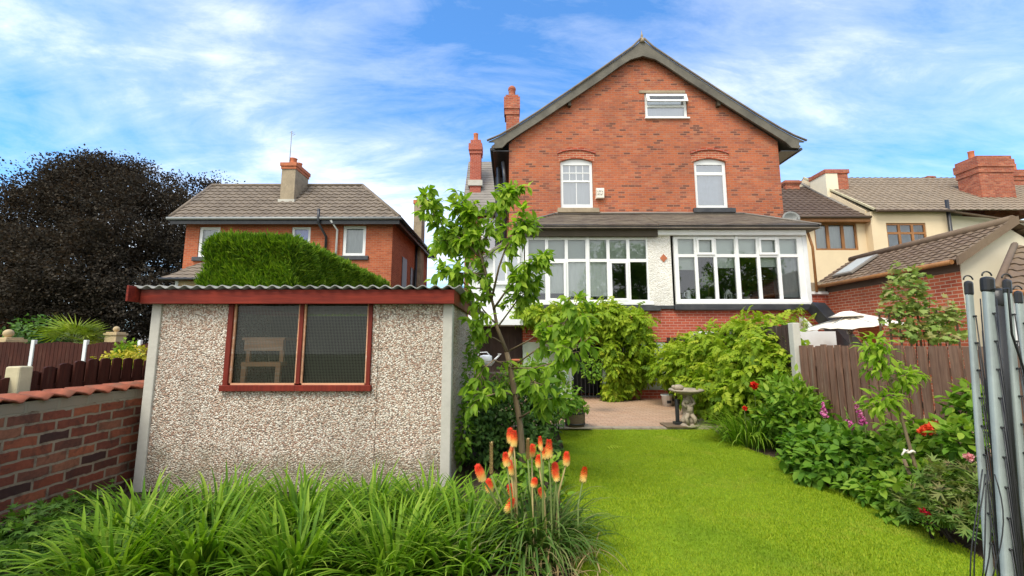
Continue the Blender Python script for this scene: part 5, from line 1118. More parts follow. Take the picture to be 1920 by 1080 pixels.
# ================================================================ rotary clothes airer, close on the right
aX, aY = 1.255, 1.06
ra_ = thing('rotary_airer', 'folded rotary clothes airer with pale metal arms and black lines close on the right', 'clothes airer', (aX, aY, 0))
MB().tube([at(1905, 1150, 1.06), at(1868, 545, 1.06)], .017, 12).build('pole', M['black_plastic'], ra_)
MB().lathe([(.016, -.03), (.019, -.02), (.018, .012), (.010, .018)], tuple(at(1868, 556, 1.06)), 12).build('hub', M['black_plastic'], ra_)
arms = [((1816, 534), (1858, 1120), 1.0), ((1851, 527), (1892, 1120), .965), ((1888, 531), (1935, 1120), 1.0), ((1909, 552), (1962, 1120), 1.10)]
lines = MB()
AR = []
for (pt, pb2, Y) in arms:
    a, b_ = at(*pt, Y), at(*pb2, Y); d = (b_-a).normalized(); AR.append((a, b_))
    wd = (.0150, .0205, .0150, .015)[len(AR)-1]
    ar = MB().bar(a, b_, wd, wd*.72).build('arm', M['metal'], ra_, .006, seg=3)
    up = -d
    MB().bar(a+d*.028, a+up*.010, wd*1.14, wd*.92).build('end_cap', M['black_plastic'], ar, .007)
    lp = MB(); cc_ = a+up*.012
    lp.tube([cc_+Vector((-.011*math.cos(t), 0, .010*math.sin(t))) for t in np.linspace(0, PI, 9)], .0016, 6); lp.build('cap_loop', M['black_plastic'], ar)
    for k in range(9): p = a+d*(.075+.062*k); MB().tube([p+Vector((0, -.006, 0)), p+Vector((0, -.0115, 0))], .0026, 6).build('line_hole', M['black_plastic'], ar)
ln = MB()
for i, (a, b_) in enumerate(AR):
    d = (b_-a).normalized()
    for k in range(9):
        p = a+d*(.075+.062*k)+Vector((0, -.011, 0)); q = a+d*(.62+.045*k)+Vector((.012+.004*math.sin(k), -.014, 0)); e = a+d*(.95+.02*k)+Vector(((.004+.005*math.sin(k*2)), -.014, 0))
        ln.tube([p, p.lerp(q, .3)+Vector((.003, -.003, 0)), p.lerp(q, .7)+Vector((.003, -.003, 0)), q, e], .0012, 5)
for k in (0, 1, 3, 4, 7):                                # slack loops of line hanging from the foot of the arms
    a = at(1842+3*k, 880+9*(k % 3), .955); e = at(1822+5.5*k, 1090, .93+.01*(k % 3)); ln.tube([a.lerp(e, s)+Vector(((-.016+.004*k)*math.sin(PI*s)+.003*math.sin(5*s+k), -.008*math.sin(PI*s), 0)) for s in np.linspace(0, 1, 10)], .0012, 5)
for k in range(6):                                      # bundles running down in the gaps between the arms
    a = at(1838+2*k, 560+30*k, 1.01); e = at(1872+3*k, 1100, 1.0); ln.tube([a, a.lerp(e, .5)+Vector((.004*math.sin(k*2), -.004, 0)), e], .0012, 5)
    a = at(1868+2*k, 560+40*k, 1.01); e = at(1908+4*k, 1100, 1.0); ln.tube([a, a.lerp(e, .5)+Vector((.005*math.sin(k*3), -.004, 0)), e], .0012, 5)
a, b_ = AR[0][0], AR[1][0]
ln.tube([a+Vector((.012, -.02, -.035)), a.lerp(b_, .5)+Vector((0, -.03, -.018)), b_+Vector((.016, -.025, -.02)), AR[2][0]+Vector((-.03, -.02, -.12)), AR[2][0]+Vector((.03, -.03, -.50))], .0022, 6)
ln.build('line', M['black_plastic'], ra_)
# ================================================================ young cherry tree
ct_ = thing('young_cherry_tree', 'young cherry tree with drooping leaves beside the right corner of the shed', 'tree', tuple(gr(979, 868)))
TYr = 5.4
def path(pts):
    out = []; Y = TYr
    for p in pts:
        if len(p) == 3: Y = p[2]
        out.append(at(p[0], p[1], Y))
    return out
trunk = path([(980, 872), (978, 830), (975, 795), (966, 740), (957, 692), (950, 660)])
MB().tube([trunk[0]+Vector((0, 0, -.05))]+trunk, [.05, .045, .041, .038, .036, .034, .031], 10).build('trunk', M['bark'], ct_)
BR = [([(950, 660), (934, 612), (925, 580), (918, 540), (905, 490), (888, 445), (876, 405), (868, 378)], .026, 7, .35),
      ([(905, 490, 5.4), (872, 452, 5.3), (840, 432, 5.2), (815, 405, 5.15), (798, 368, 5.1)], .016, 9, .25),
      ([(905, 490, 5.4), (880, 478, 5.5), (862, 440, 5.5), (850, 420, 5.5), (838, 455, 5.5)], .012, 7, .2),
      ([(918, 540, 5.4), (890, 540, 5.3), (868, 530, 5.2), (852, 545, 5.2)], .012, 7, .25),
      ([(912, 515, 5.4), (880, 510, 5.2), (855, 512, 5.1), (832, 500, 5.0)], .012, 7, .3),
      ([(897, 468, 5.4), (870, 470, 5.6), (845, 462, 5.7), (822, 452, 5.75)], .012, 7, .25),
      ([(918, 540, 5.4), (904, 480, 5.5), (915, 435, 5.5), (925, 400, 5.5), (945, 368, 5.45), (972, 352, 5.4)], .02, 9, .35),
      ([(922, 560, 5.4), (935, 505, 5.2), (950, 460, 5.1), (968, 432, 5.05), (992, 415, 5.0)], .016, 8, .4),
      ([(925, 580, 5.4), (955, 540, 5.2), (985, 512, 5.05), (1005, 492, 5.0), (1016, 478, 4.95)], .016, 8, .35),
      ([(934, 612, 5.4), (968, 565, 5.3), (995, 540, 5.25), (1008, 528, 5.2)], .012, 7, .3),
      ([(934, 612, 5.4), (905, 580, 5.2), (890, 555, 5.15), (880, 540, 5.1)], .012, 7, .3),
      ([(950, 660, 5.4), (990, 640, 5.1), (1030, 615, 4.8), (1075, 602, 4.5), (1105, 606, 4.35)], .011, 11, .3),
      ([(957, 690, 5.4), (1005, 655, 5.0), (1045, 625, 4.6), (1068, 590, 4.4), (1085, 560, 4.3)], .011, 10, .3),
      ([(957, 690, 5.4), (1000, 690, 5.0), (1040, 678, 4.6), (1075, 655, 4.3), (1100, 640, 4.2)], .011, 10, .3),
      ([(957, 690, 5.4), (925, 675, 5.1), (905, 690, 4.95), (888, 715, 4.9)], .013, 8, .3),
      ([(966, 740, 5.4), (935, 738, 5.0), (905, 742, 4.8), (888, 752, 4.7)], .013, 8, .3),
      ([(972, 785, 5.4), (1000, 765, 5.1), (1022, 748, 4.9), (1040, 742, 4.8)], .013, 8, .35),
      ([(968, 750, 5.4), (998, 722, 5.2), (1025, 700, 5.0), (1050, 700, 4.9)], .012, 8, .3),
      ([(945, 645, 5.4), (925, 635, 5.2), (905, 625, 5.1), (895, 600, 5.0)], .010, 6, .35),
      ([(966, 740, 5.4), (985, 720, 4.9), (1000, 715, 4.7), (1012, 728, 4.6)], .010, 6, .3)]
P, D, U2, SZ_ = [], [], [], []
for pts, r, dens, st0 in BR:
    q = path([(*p, 5.4) if (i == 0 and len(p) == 2) else p for i, p in enumerate(pts)]); m = len(q)
    q = [q[0]]+[v+Vector((random.uniform(-.015, .015), random.uniform(-.06, .06), random.uniform(-.015, .015))) for v in q[1:]]
    MB().tube(q, [r*(1-.8*i/(m-1)) for i in range(m)], 7).build('branch', M['bark'], ct_)
    seg = [(q[i+1]-q[i]).length for i in range(m-1)]; L = sum(seg)
    def pt(t):
        s = t*L
        for i, l in enumerate(seg):
            if s <= l or i == m-2: return q[i].lerp(q[i+1], min(1, s/l)), (q[i+1]-q[i]).normalized()
            s -= l
    tw = []; ntw = int(L*(32 if pts[-1][1] < 530 else 12))
    for k in range(ntw):                               # short spurs, each with a fan of hanging leaves
        t = st0+(1-st0)*random.random()**.8; p, d = pt(t); o = Vector(unit(np.array(d)*.6+RNG.normal(size=3)*.7)); ln_ = random.uniform(.05, .22)
        tw.append((p, p+o*ln_))
        for j in range(random.randint(5, 8)):
            f = random.uniform(.3, 1); P.append(np.array(p+o*ln_*f)); dv = np.array(o)*.5+RNG.normal(size=3)*.5+np.array((0, -.12, -.62)); D.append(dv); SZ_.append(random.uniform(.09, .175))
    for k in range(8):                                 # tip shoot
        P.append(np.array(q[-1])); D.append(np.array(pt(1)[1])*.7+RNG.normal(size=3)*.5+np.array((0, 0, -.2))); SZ_.append(random.uniform(.08, .14))
    mbt = MB()
    for a, b_ in tw: mbt.tube([a, b_], [.004, .002], 4)
    mbt.build('twig', M['bark'], ct_)
P, D = np.array(P), np.array(D)
hgt_ = np.clip((P[:, 2]-1.2)/2.2, 0, 1)
leaf_mesh('foliage', T_ovate(.24, .22), P, D, unit(np.array((0, -.35, 1.))+RNG.normal(size=P.shape)*.45), np.array(SZ_), G['cherry'], ct_, rnd=np.clip(RNG.random(len(P))*.8+.25*hgt_-.05, 0, 1))

# ================================================================ shrubs beside and behind the young tree
def E_(px, py, Y, rx, ry=None, rz=None): return (np.array(at(px, py, Y)), (rx, ry or rx, rz or rx))
shrub('dark_shrub', 'dense dark leaved shrub round the foot of the young cherry tree', 'shrub',
      [E_(925, 770, 6.0, .35, .3, .42), (np.array(at(960, 800, 5.9)), (.42, .35, .45)), E_(1005, 800, 6.1, .34, .3, .42), E_(1010, 745, 6.2, .3, .3, .3), E_(940, 845, 5.7, .32, .3, .3), E_(995, 850, 5.6, .35, .3, .28), E_(900, 830, 5.6, .18, .3, .42), E_(1025, 840, 5.7, .17, .2, .22)],
      T_ovate(.3), 5200, .075, G['dark'], stems=6, shell=.35)
shrub('leafy_shrub', 'brighter green shrub in front of the staging behind the young tree', 'shrub', [E_(1010, 700, 7.6, .4, .3, .35), E_(960, 720, 7.6, .35, .3, .35), E_(1060, 745, 7.4, .3, .3, .28), E_(1110, 690, 9.6, .22, .2, .3), E_(1030, 760, 7.2, .35, .3, .3)], T_ovate(.28), 1700, .095, G['bush'], stems=5)
shrub('climbing_ivy', 'trailing leafy climber on the right side wall of the shed', 'climber', [(np.array((SX1+.06, 5.9, 1.0)), (.06, .35, .5)), (np.array((SX1+.07, 6.6, 1.55)), (.07, .5, .35)), (np.array((SX1+.07, 5.4, .45)), (.08, .3, .4)), (np.array((SX1+.1, 5.1, .55)), (.1, .12, .3))], T_ovate(.3), 650, .085, G['bush'], stems=4, out=.9, stem_r=.006)

# ================================================================ climbers on the house and along the tall fence
shrub('climbing_wisteria', 'wisteria hanging over the cellar door under the left bay window', 'climber',
      [E_(1010, 590, 11.6, .7, .4, .28), E_(1075, 590, 11.5, .6, .45, .35), E_(1130, 590, 11.4, .55, .45, .4), E_(1175, 605, 11.4, .65, .5, .42), E_(1200, 640, 11.4, .38, .4, .45), E_(1145, 650, 11.3, .2, .2, .55), E_(1150, 690, 11.3, .16, .16, .3), E_(1045, 620, 11.5, .45, .35, .3), E_(1185, 680, 11.6, .4, .25, .35), E_(1100, 612, 11.4, .4, .3, .2)],
      T_pinnate(3, .35, .36, .46), 2500, .23, G['wist'], stems=4, shell=.45, droop=.65, out=.7, base=(2.75, 11.9, .05), stem_r=.03)
shrub('climbing_wisteria', 'leafy lower growth of climber against the pale wall right of the cellar door', 'climber', [E_(1165, 715, 11.7, .45, .15, .35), E_(1150, 735, 11.6, .25, .2, .3), E_(1195, 700, 11.8, .45, .1, .3), E_(1215, 690, 11.8, .22, .1, .25)], T_pinnate(3, .35, .36, .46), 620, .20, G['wist'], stems=4, base=(2.9, 11.85, .05), droop=.7)
shrub('spreading_climber', 'big bright green climber tumbling over the tall dark fence by the patio', 'climber',
      [E_(1262, 690, 10.6, .55, .5, .5), E_(1300, 680, 10.0, .6, .5, .6), E_(1335, 670, 9.2, .55, .5, .6), E_(1375, 655, 8.6, .55, .5, .6), E_(1415, 632, 7.9, .48, .5, .42), E_(1450, 640, 7.5, .42, .45, .42), E_(1400, 690, 7.8, .55, .5, .5), E_(1440, 700, 7.2, .5, .45, .5), E_(1350, 730, 8.4, .5, .5, .5), E_(1310, 735, 9.2, .4, .4, .45), E_(1400, 745, 7.4, .45, .4, .4), E_(1475, 690, 6.9, .32, .3, .35), E_(1275, 655, 11.0, .4, .4, .25), E_(1430, 660, 7.2, .4, .4, .35)],
      T_pinnate(3, .3, .36, .48), 4300, .20, G['wist'], stems=4, shell=.5, droop=.45, base=(3.95, 8.6, 0), stem_r=.03)
shrub('fence_ivy', 'sprigs of pale climber on the top of the far fence below the right bay window', 'climber', [E_(1290, 632, 11.7, .6, .1, .05), E_(1350, 626, 11.3, .4, .1, .08), E_(1475, 592, 11.6, .3, .15, .15), E_(1500, 585, 11.7, .15, .15, .25), E_(1510, 605, 11.5, .4, .2, .12)], T_pinnate(4, .4), 130, .17, G['wist'], stems=3, base=(4.6, 11.8, 1.4))

# ================================================================ right flower bed, far to near
shrub('leafy_shrub', 'pale green shrub with upright pointed leaves against the post of the brown fence', 'shrub', [E_(1475, 745, 6.2, .36, .35, .32), E_(1508, 765, 6.0, .28, .3, .28), E_(1460, 785, 6.4, .35, .3, .3), E_(1505, 800, 6.0, .32, .3, .22)], T_ovate(.22, .05), 1400, .13, G['bush'], stems=6, droop=-.15, shell=.3)
def bladed(name, label, cat, c, n, spread, length, width, mt, lean=(.15, 1.0), droop=(.7, 1.9), group=None, rnd=None, sq=(1, 1)):
    o = thing(name, label, cat, (float(c[0]), float(c[1]), 0), group)
    a = RNG.random(n)*2*PI; r = spread*np.sqrt(RNG.random(n)); B = np.stack([c[0]+r*np.cos(a)*sq[0], c[1]+r*np.sin(a)*sq[1], np.zeros(n)], 1)
    az = a+RNG.normal(size=n)*.5
    blades('foliage', B, az, RNG.uniform(*lean, n)*(.35+.65*r/spread), RNG.uniform(*length, n), RNG.uniform(*width, n), RNG.uniform(*droop, n)*.62, G[mt], o, RNG.random(n) if rnd is None else rnd(n))
    return o
c = gr(1420, 838); bladed('day_lily_clump', 'clump of arching strap leaves spilling onto the lawn by the patio', 'day lily', (c.x+.05, c.y+.15), 480, .38, (.45, .8), (.014, .022), 'lily', sq=(1.15, 1))
shrub('hydrangea_bush', 'large rounded dark green bush with broad pointed leaves in the middle of the right bed', 'bush', [E_(1545, 845, 5.2, .36, .36, .27), E_(1600, 850, 4.9, .32, .34, .26), E_(1510, 850, 5.3, .27, .3, .25), E_(1560, 875, 4.9, .40, .32, .22), E_(1625, 870, 4.7, .27, .3, .24), E_(1575, 825, 5.3, .30, .3, .2)], T_ovate(.33, .14), 2600, .112, G['bush'], stems=8, shell=.55, rnd=lambda n: .6*RNG.random(n))
shrub('leafy_shrub', 'mixed leafy plants under the staked young tree', 'shrub', [E_(1665, 855, 4.6, .2, .22, .2), E_(1690, 880, 4.3, .24, .25, .22), E_(1650, 905, 4.4, .22, .25, .15), E_(1700, 925, 3.95, .22, .25, .12), E_(1625, 920, 4.5, .2, .2, .1), E_(1745, 905, 4.0, .18, .2, .16)], T_ovate(.27, .14), 1150, .105, G['bush'], stems=6, shell=.35)
shrub('leafy_shrub', 'tall rose shrub with bright leaves behind the orange red blooms', 'shrub', [E_(1705, 815, 4.6, .24, .22, .2), E_(1760, 825, 4.4, .22, .22, .2), E_(1690, 845, 4.5, .2, .2, .18), E_(1775, 865, 4.2, .2, .2, .18)], T_ovate(.32, .1), 800, .10, G['bush'], stems=6, shell=.35)
shrub('leafy_shrub', 'bright green shrub against the fence just left of the clothes airer', 'shrub', [E_(1815, 775, 3.9, .15, .16, .2), E_(1830, 745, 3.85, .12, .14, .14), E_(1805, 820, 3.8, .18, .16, .18)], T_ovate(.3, .1), 420, .10, G['bush'], stems=5, shell=.3, droop=.05)
shrub('peony_plant', 'bronze tinted low plant with cut leaves at the near end of the right bed', 'plant', [E_(1790, 905, 3.55, .2, .2, .16), E_(1830, 940, 3.4, .2, .2, .14), E_(1760, 940, 3.6, .2, .18, .12), E_(1800, 965, 3.4, .22, .18, .10), E_(1720, 950, 3.8, .16, .18, .1)], T_palmate(5, 1.5, .3), 950, .10, G['peony'], stems=7, shell=.3, droop=.1)
shrub('low_bed_plant', 'low leafy edging plant at the foot of the staked tree', 'plant', [E_(1680, 965, 3.95, .16, .14, .07), E_(1640, 930, 4.25, .15, .14, .08), E_(1600, 915, 4.5, .13, .13, .06)], T_ovate(.3, .2), 240, .085, G['bush'], stems=0, shell=.2)
# staked young tree
stt = gr(1732, 915); STY = 4.05
yt = thing('staked_young_tree', 'slender young tree tied to a stake with three tufts of leaves before the brown fence', 'tree', (at(1735, 930, STY).x, STY, 0))
tk = [at(*p) for p in ((1738, 940, STY), (1715, 870, STY), (1698, 810, STY), (1685, 765, STY), (1668, 715, STY), (1655, 690, STY), (1632, 655, STY), (1622, 640, STY))]
MB().tube(tk, [.018, .016, .014, .012, .010, .009, .007, .005], 7).build('trunk', M['bark'], yt)
MB().tube([at(1722, 930, STY+.03), at(1695, 862, STY-.02)], .014, 7).build('stake', M['old_timber'], yt)
k_ = at(1705, 846, STY); MB().tube([k_+Vector((.035*math.cos(a), .035*math.sin(a), .012*math.sin(3*a))) for a in np.linspace(0, 2*PI, 12)], .011, 6).tube([k_, k_+Vector((-.07, -.03, .01)), k_+Vector((-.09, -.02, -.03))], .009, 5).build('tie', M['canvas'], yt)
for pts in ([(1685, 765), (1700, 725), (1708, 715)], [(1668, 715), (1690, 705), (1712, 700)], [(1655, 690), (1640, 660), (1645, 635)]):
    MB().tube([at(*p, STY) for p in pts], [.007, .005, .003], 6).build('branch', M['bark'], yt)
bl_ = [(at(*q[:2], STY), q[2]) for q in ((1645, 640, .10), (1655, 665, .13), (1632, 650, .09), (1690, 705, .12), (1712, 700, .08), (1655, 752, .13), (1670, 745, .10), (1645, 690, .10), (1700, 715, .08), (1640, 765, .08))]
P, D = blob_points([(np.array(a), (r, r, r*.8)) for a, r in bl_], 420, .1)
leaf_mesh('foliage', T_ovate(.2, .3), P, unit(D*.8+RNG.normal(size=P.shape)*.4+np.array((0, 0, -.45))), unit(np.array((0, -.3, 1.))+RNG.normal(size=P.shape)*.3), .075+.04*RNG.random(len(P)), G['cherry'], yt, rnd=.3+.65*RNG.random(len(P)))
# foxgloves
def foxglove(base, top, label, n, bloom=1.0):
    o = thing('foxglove', label, 'foxglove', (base.x, base.y, 0), 'foxgloves in the right bed'); d = top-base
    MB().tube([Vector((base.x, base.y, 0)), base, base.lerp(top, .6)+Vector((.008, 0, 0)), top], [.009, .008, .006, .002], 6).build('stem', M['stalk'], o)
    P, D, S_, C_ = [], [], [], []
    for k in range(n):
        t = k/n; a = RNG.normal()*1.1-PI/2; P.append(np.array(base.lerp(top, .15+.85*t))); D.append(np.array((math.cos(a), math.sin(a), -.75))); S_.append(.045*(1-t*.75)); C_.append(t)
    P, D, S_, C_ = map(np.array, (P, D, S_, C_)); k = C_ < .62*bloom+.05
    bell = []; f = []
    for i, (r, y) in enumerate(((.10, 0), (.26, .35), (.30, .75), (.42, 1))):
        for j in range(6): a = 2*PI*j/6; bell.append((r*math.cos(a), y, r*math.sin(a)))
    for i in range(3):
        for j in range(6): f.append((i*6+j, i*6+(j+1) % 6, i*6+6+(j+1) % 6, i*6+6+j))
    leaf_mesh('bell', (np.array(bell), f), P[k], D[k], np.tile((0, 0, 1.), (k.sum(), 1)), S_[k], M['foxglove'], o)
    leaf_mesh('bud', T_small(.3), P[~k], D[~k], np.tile((0, 0, 1.), ((~k).sum(), 1)), S_[~k]*.9, G['bush'], o)
foxglove(at(1622, 800, 4.8), at(1598, 742, 4.8), 'tallest foxglove with a full magenta spire in front of the fence', 46, 1.2)
foxglove(at(1597, 805, 4.9), at(1583, 762, 4.9), 'thin half open foxglove left of the full magenta one', 26, .5)
foxglove(at(1548, 785, 5.3), at(1536, 735, 5.3), 'pink foxglove leaning against the fence beside the pale green shrub', 36, .9)
# blooms
def bloom(px, py, Y, r, mt, name, label, cat, n=60, stem=True, group=None, spread=1):
    c = at(px, py, Y); o = thing(name, label, cat, (c.x, c.y, 0), group)
    if stem: MB().tube([(c.x+.03, c.y+.05, .05), c+Vector((.01, .02, -.12)), c], [.006, .005, .004], 5).build('stem', M['stalk'], o)
    d = unit(RNG.normal(size=(n, 3))+np.array((0, -.4, .5))); leaf_mesh('petals', T_ovate(.42, -.2), np.array(c)+d*r*.15, d, unit(RNG.normal(size=(n, 3))), r*(.7+.4*RNG.random(n)), M[mt], o)
    return o
bloom(1414, 723, 6.7, .062, 'red_petal', 'peony_bloom', 'round scarlet bloom on a dark stem above the strap leaves', 'flower', 80)
bloom(1396, 766, 6.5, .04, 'red_petal', 'peony_bloom', 'smaller red bloom low among the strap leaves', 'flower', 40)
rs = thing('rose_spray', 'cluster of orange red blooms on the rose in front of the brown fence', 'flower', tuple(at(1740, 803, 4.1)))
for px, py, s in ((1752, 797, .045), (1738, 803, .045), (1729, 809, .035), (1745, 809, .03)):
    c = at(px, py, 4.1); d = unit(RNG.normal(size=(44, 3))+np.array((0, -.5, .4))); leaf_mesh('bloom', T_ovate(.45, -.2), np.array(c)+d*.008, d, unit(RNG.normal(size=(44, 3))), s*(.65+.4*RNG.random(44)), M['orange_petal'], rs)
MB().tube([at(1742, 806, 4.12), at(1765, 830, 4.14), at(1770, 900, 4.15)], .006, 5).build('stem', M['stalk'], rs)
bloom(1816, 857, 3.5, .035, 'pink_petal', 'pink_bloom', 'faded pink bloom by the clothes airer', 'flower', 36)
snp = thing('dark_red_flower', 'small plant with dark red flowers on the soil at the near end of the bed', 'plant', tuple(gr(1748, 985)))
for px, py in ((1730, 957), (1747, 972), (1752, 980), (1741, 966)):
    c = at(px, py, 3.45); d = unit(RNG.normal(size=(22, 3))); leaf_mesh('bloom', T_ovate(.4), np.array(c)+d*.005, d, unit(RNG.normal(size=(22, 3))), .016+.012*RNG.random(22), M['dark_red_petal'], snp)
P, D = blob_points([(np.array(at(1742, 982, 3.45)), (.07, .05, .05))], 60, .2); leaf_mesh('foliage', T_small(.3), P, D, unit(RNG.normal(size=P.shape)), .03*np.ones(len(P)), G['bush'], snp)

# ================================================================ climber on a trellis in the next garden
tl = shrub('trellised_climber', 'sparse pale leaved climber on a trellis before the brick extension', 'climber',
      [E_(1705, 520, 7.2, .3, .2, .34), E_(1715, 560, 7.2, .38, .2, .3), E_(1680, 585, 7.2, .36, .2, .26), E_(1750, 600, 7.2, .42, .2, .26), E_(1720, 620, 7.2, .6, .2, .16), E_(1785, 590, 7.2, .2, .2, .3), E_(1670, 545, 7.2, .18, .15, .15), E_(1770, 632, 7.0, .4, .2, .08)],
      T_palmate(5, 1.9, .6), 800, .10, G['trellis'], stems=9, shell=.2, base=(6.9, 7.3, 0), stem_r=.010, droop=.3)
tm = MB(); a = at(1655, 640, 7.3).x; b_ = at(1800, 640, 7.3).x
for k in range(9): x = a+(b_-a)*k/8; tm.box(x-.012, x+.012, 7.30, 7.32, 0, 2.15)
for k in range(4): tm.box(a-.03, b_+.03, 7.285, 7.30, .9+.38*k, .93+.38*k)
tm.build('trellis', M['old_timber'], tl)

# ================================================================ foreground: strap-leaved clumps, pokers, ferns
clumps = [(-2.45, 3.78, 300, .24, 'leftmost broad clump of strap leaves in front of the shed'), (-1.75, 3.72, 330, .24, 'fountain of strap leaves below the left pane of the shed window'), (-1.18, 3.80, 300, .22, 'fountain of strap leaves below the right pane of the shed window'),
          (-.68, 3.72, 320, .22, 'clump of strap leaves at the foot of the right corner post of the shed'), (-.28, 3.62, 220, .18, 'smaller clump of strap leaves between the shed corner and the pokers'), (-2.15, 3.18, 300, .24, 'near clump of strap leaves at the bottom left of the bed'), (-1.45, 3.10, 320, .24, 'near clump of strap leaves at the bottom of the picture under the shed window'),
          (-.82, 3.12, 320, .24, 'near clump of strap leaves at the bottom of the picture left of the pokers'), (-.35, 3.12, 200, .18, 'near clump of strap leaves touching the red hot pokers'), (-2.85, 3.5, 280, .24, 'sprawling clump of strap leaves beside the ferny plants at the garden wall'), (-2.62, 3.0, 260, .24, 'near clump of strap leaves nearest the bottom left corner')]
for x, y, n, s, lab in clumps: bladed('strap_leaf_clump', lab, 'ornamental grass', (x, y), n, s, (.38, .62), (.020, .036), 'lily', lean=(.3, 1.35), droop=(.4, 1.15), group='strap leaved clumps in front of the shed', rnd=lambda n: RNG.random(n)**1.3)
# red hot pokers
pk_ = bladed('red_hot_poker_plant', 'red hot poker plant with many orange and yellow flower spikes at the lawn edge', 'red hot poker', (.16, 3.4), 420, .26, (.35, .72), (.014, .024), 'poker', lean=(.15, 1.1), droop=(.9, 2.3))
def poker_head(L, Rm, n, name='flower_head'):
    P, D, S_, C_ = [], [], [], []
    for k in range(n):
        t = (k+.5)/n; a = k*2.399963; r = Rm*(.35+.65*min(1, (1-t)*2.2))*(.6 if t < .08 else 1)
        P.append((r*.45*math.cos(a), r*.45*math.sin(a), t*L)); dn = -1.5+1.9*t; D.append((math.cos(a), math.sin(a), dn)); S_.append((.034-.014*t)*Rm/.03); C_.append(min(1, max(0, -.16+t*1.25+RNG.normal()*.06)))
    v = np.array([(-.16, 0, 0), (.16, 0, 0), (-.2, .7, .05), (.2, .7, .05), (0, 1, .0), (0, .4, .16)]); f = [(0, 1, 5), (0, 5, 2), (1, 3, 5), (2, 5, 3), (2, 3, 4)]
    return leaf_mesh(name, (v, f), np.array(P), np.array(D), np.tile((0, 0, 1.), (n, 1))+RNG.normal(size=(n, 3))*.1, np.array(S_), M['poker'], None, np.array(C_), local=True)
protos = [poker_head(.115, .034, 130), poker_head(.085, .032, 100), poker_head(.14, .036, 150)]
HD = [(903.5, 869, 896, 0), (918, 897, 917, 1), (957, 803, 826, 0), (963.5, 808, 833, 2), (956, 834, 852, 1), (950, 849, 870, 0), (958, 864, 886, 0), (963, 905, 930, 0), (952, 930, 955, 0), (997, 833, 851, 1), (1014, 819, 839, 1), (1029, 825, 854, 2), (1019, 840, 857, 1), (1010, 853, 872, 0), (1041.5, 865, 890, 0), (1044, 882, 898, 1), (1062, 847, 868, 0), (1093, 876, 900, 0), (1001, 896, 909, 1), (1018, 914, 930, 1)]
for i, (px, t_, b_, kd) in enumerate(HD):
    Y = 3.25+.32*((i*7) % 5)/4; top = at(px, t_, Y); bot = at(px, b_, Y); h = top.z-bot.z
    bx_ = .16+(bot.x-.12)*.72+random.uniform(-.05, .05); by_ = 3.35+random.uniform(-.12, .15)
    sp = bpy.data.objects.new('flower_spike', None); COL.objects.link(sp); sp.parent = pk_; sp.location = Vector((bx_, by_, 0))-pk_.location; sp.empty_display_size = .1
    b0 = Vector((bx_, by_, 0)); v = bot-b0
    mid = v*.5+Vector((-(bot.x-bx_)*.28, 0, .03))
    st_ = MB().tube([(0, 0, 0), tuple(mid*.55), tuple(mid+v*.12), tuple(v)], [.009, .008, .0075, .006], 7)
    so_ = st_.build('stalk', M['stalk_tan'] if i in (2, 3, 4, 6, 9, 13, 16, 1) else M['stalk'], sp, local=True)
    hd = protos[kd].copy(); COL.objects.link(hd); hd.parent = sp; hd.location = v; L0 = (.115, .085, .14)[kd]; s = h/L0; hd.scale = (max(.75, min(1.15, s)), max(.75, min(1.15, s)), s)
    d = (v-(mid+v*.12)).normalized(); hd.rotation_euler = (-math.asin(d.y)*.7, math.asin(d.x)*.7, i*1.1)
    if i in (4, 10): hd.scale.x *= .62; hd.scale.y *= .62
for p in protos: bpy.data.objects.remove(p)
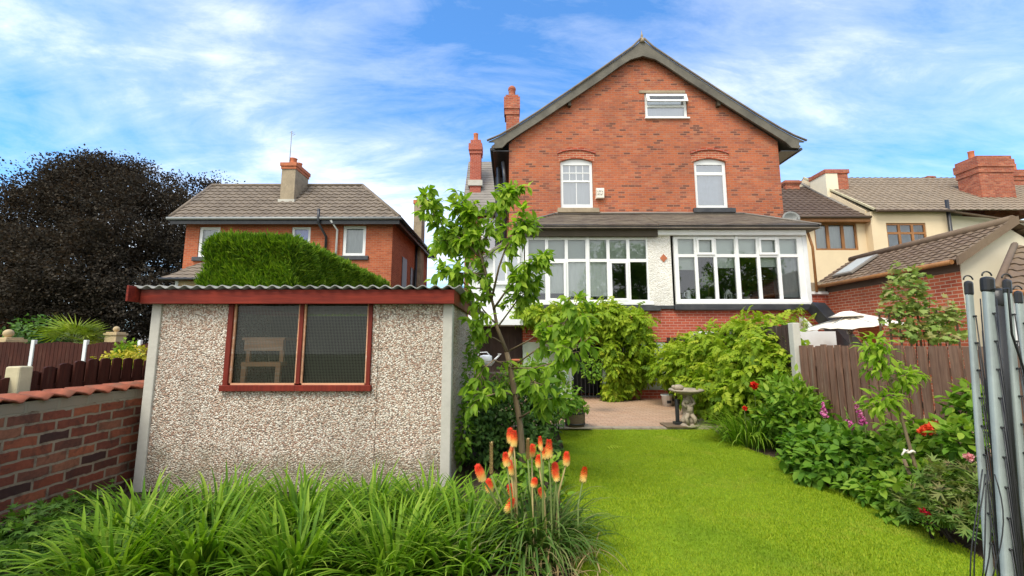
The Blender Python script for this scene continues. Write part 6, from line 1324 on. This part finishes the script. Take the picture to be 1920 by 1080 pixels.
for px, t_, b_ in ((921, 831, 891), (990, 825, 863)):
    Y = 3.4; top, bot = at(px, t_, Y), at(px, b_, Y); sp = bpy.data.objects.new('spent_spike', None); COL.objects.link(sp); sp.parent = pk_; b0 = Vector((.12+bot.x*.4, 3.4, 0)); sp.location = b0-pk_.location
    MB().tube([(0, 0, 0), tuple((bot-b0)*.5), tuple(bot-b0)], [.009, .008, .007], 7).build('stalk', M['stalk'], sp, local=True)
    n = 90; t = np.arange(n)/n; a = np.arange(n)*2.4; r = .012*(1-.5*t); P = np.array(bot-b0)+np.stack([r*np.cos(a)*.4, r*np.sin(a)*.4, t*(top.z-bot.z)], 1)
    leaf_mesh('flower_head', T_small(.3), P, np.stack([np.cos(a), np.sin(a), np.full(n, 1.4)], 1), np.tile((0, 0, 1.), (n, 1)), np.full(n, .026), M['poker_bud'], sp, local=True)
# dead straw at the pokers' foot
n = 130; a = RNG.random(n)*2*PI; B = np.stack([.30+.16*RNG.normal(size=n), 3.25+.2*RNG.normal(size=n), np.full(n, .03)], 1)
blades('dead_leaf', B, a, RNG.uniform(.5, 1.4, n), RNG.uniform(.12, .35, n), RNG.uniform(.006, .014, n), RNG.uniform(.3, 1.5, n), M['poker_bud'], pk_)
shrub('low_bed_plant', 'low ferny plants at the foot of the garden wall in the bottom left corner', 'plant', [(np.array((-3.75, 3.45, .14)), (.3, .4, .16)), (np.array((-3.9, 2.9, .2)), (.25, .4, .2)), (np.array((-3.3, 2.9, .12)), (.3, .3, .12)), (np.array((-3.9, 4.1, .1)), (.2, .35, .12)), (np.array((-3.35, 3.4, .1)), (.3, .4, .12))], T_palmate(5, 1.6, .35), 1700, .075, G['fern'], stems=6, shell=.15, droop=.1)
shrub('leafy_shrub', 'small leafy plants between the pokers and the dark shrub by the lawn', 'shrub', [E_(1000, 880, 4.6, .25, .2, .18), E_(1035, 880, 4.7, .16, .18, .14), E_(960, 900, 4.5, .2, .2, .14), E_(1035, 930, 4.2, .13, .16, .1)], T_ovate(.3), 480, .085, G['bush'], stems=4, shell=.25)
fl = thing('fallen_leaf', 'pale green fallen leaf lying on the lawn near the patio', 'leaf', tuple(gr(1149, 836, .03)))
leaf_mesh('blade', T_pinnate(4, .1), np.array([gr(1135, 837, .06), gr(1150, 836, .05), gr(1142, 834, .05)]), np.array([(1, .1, .05), (.9, .2, 0), (1, -.2, .05)]), np.tile((0, 0, 1.), (3, 1)), np.array([.22, .16, .15]), G['wist'], fl, rnd=np.array([.8, .9, .7]))
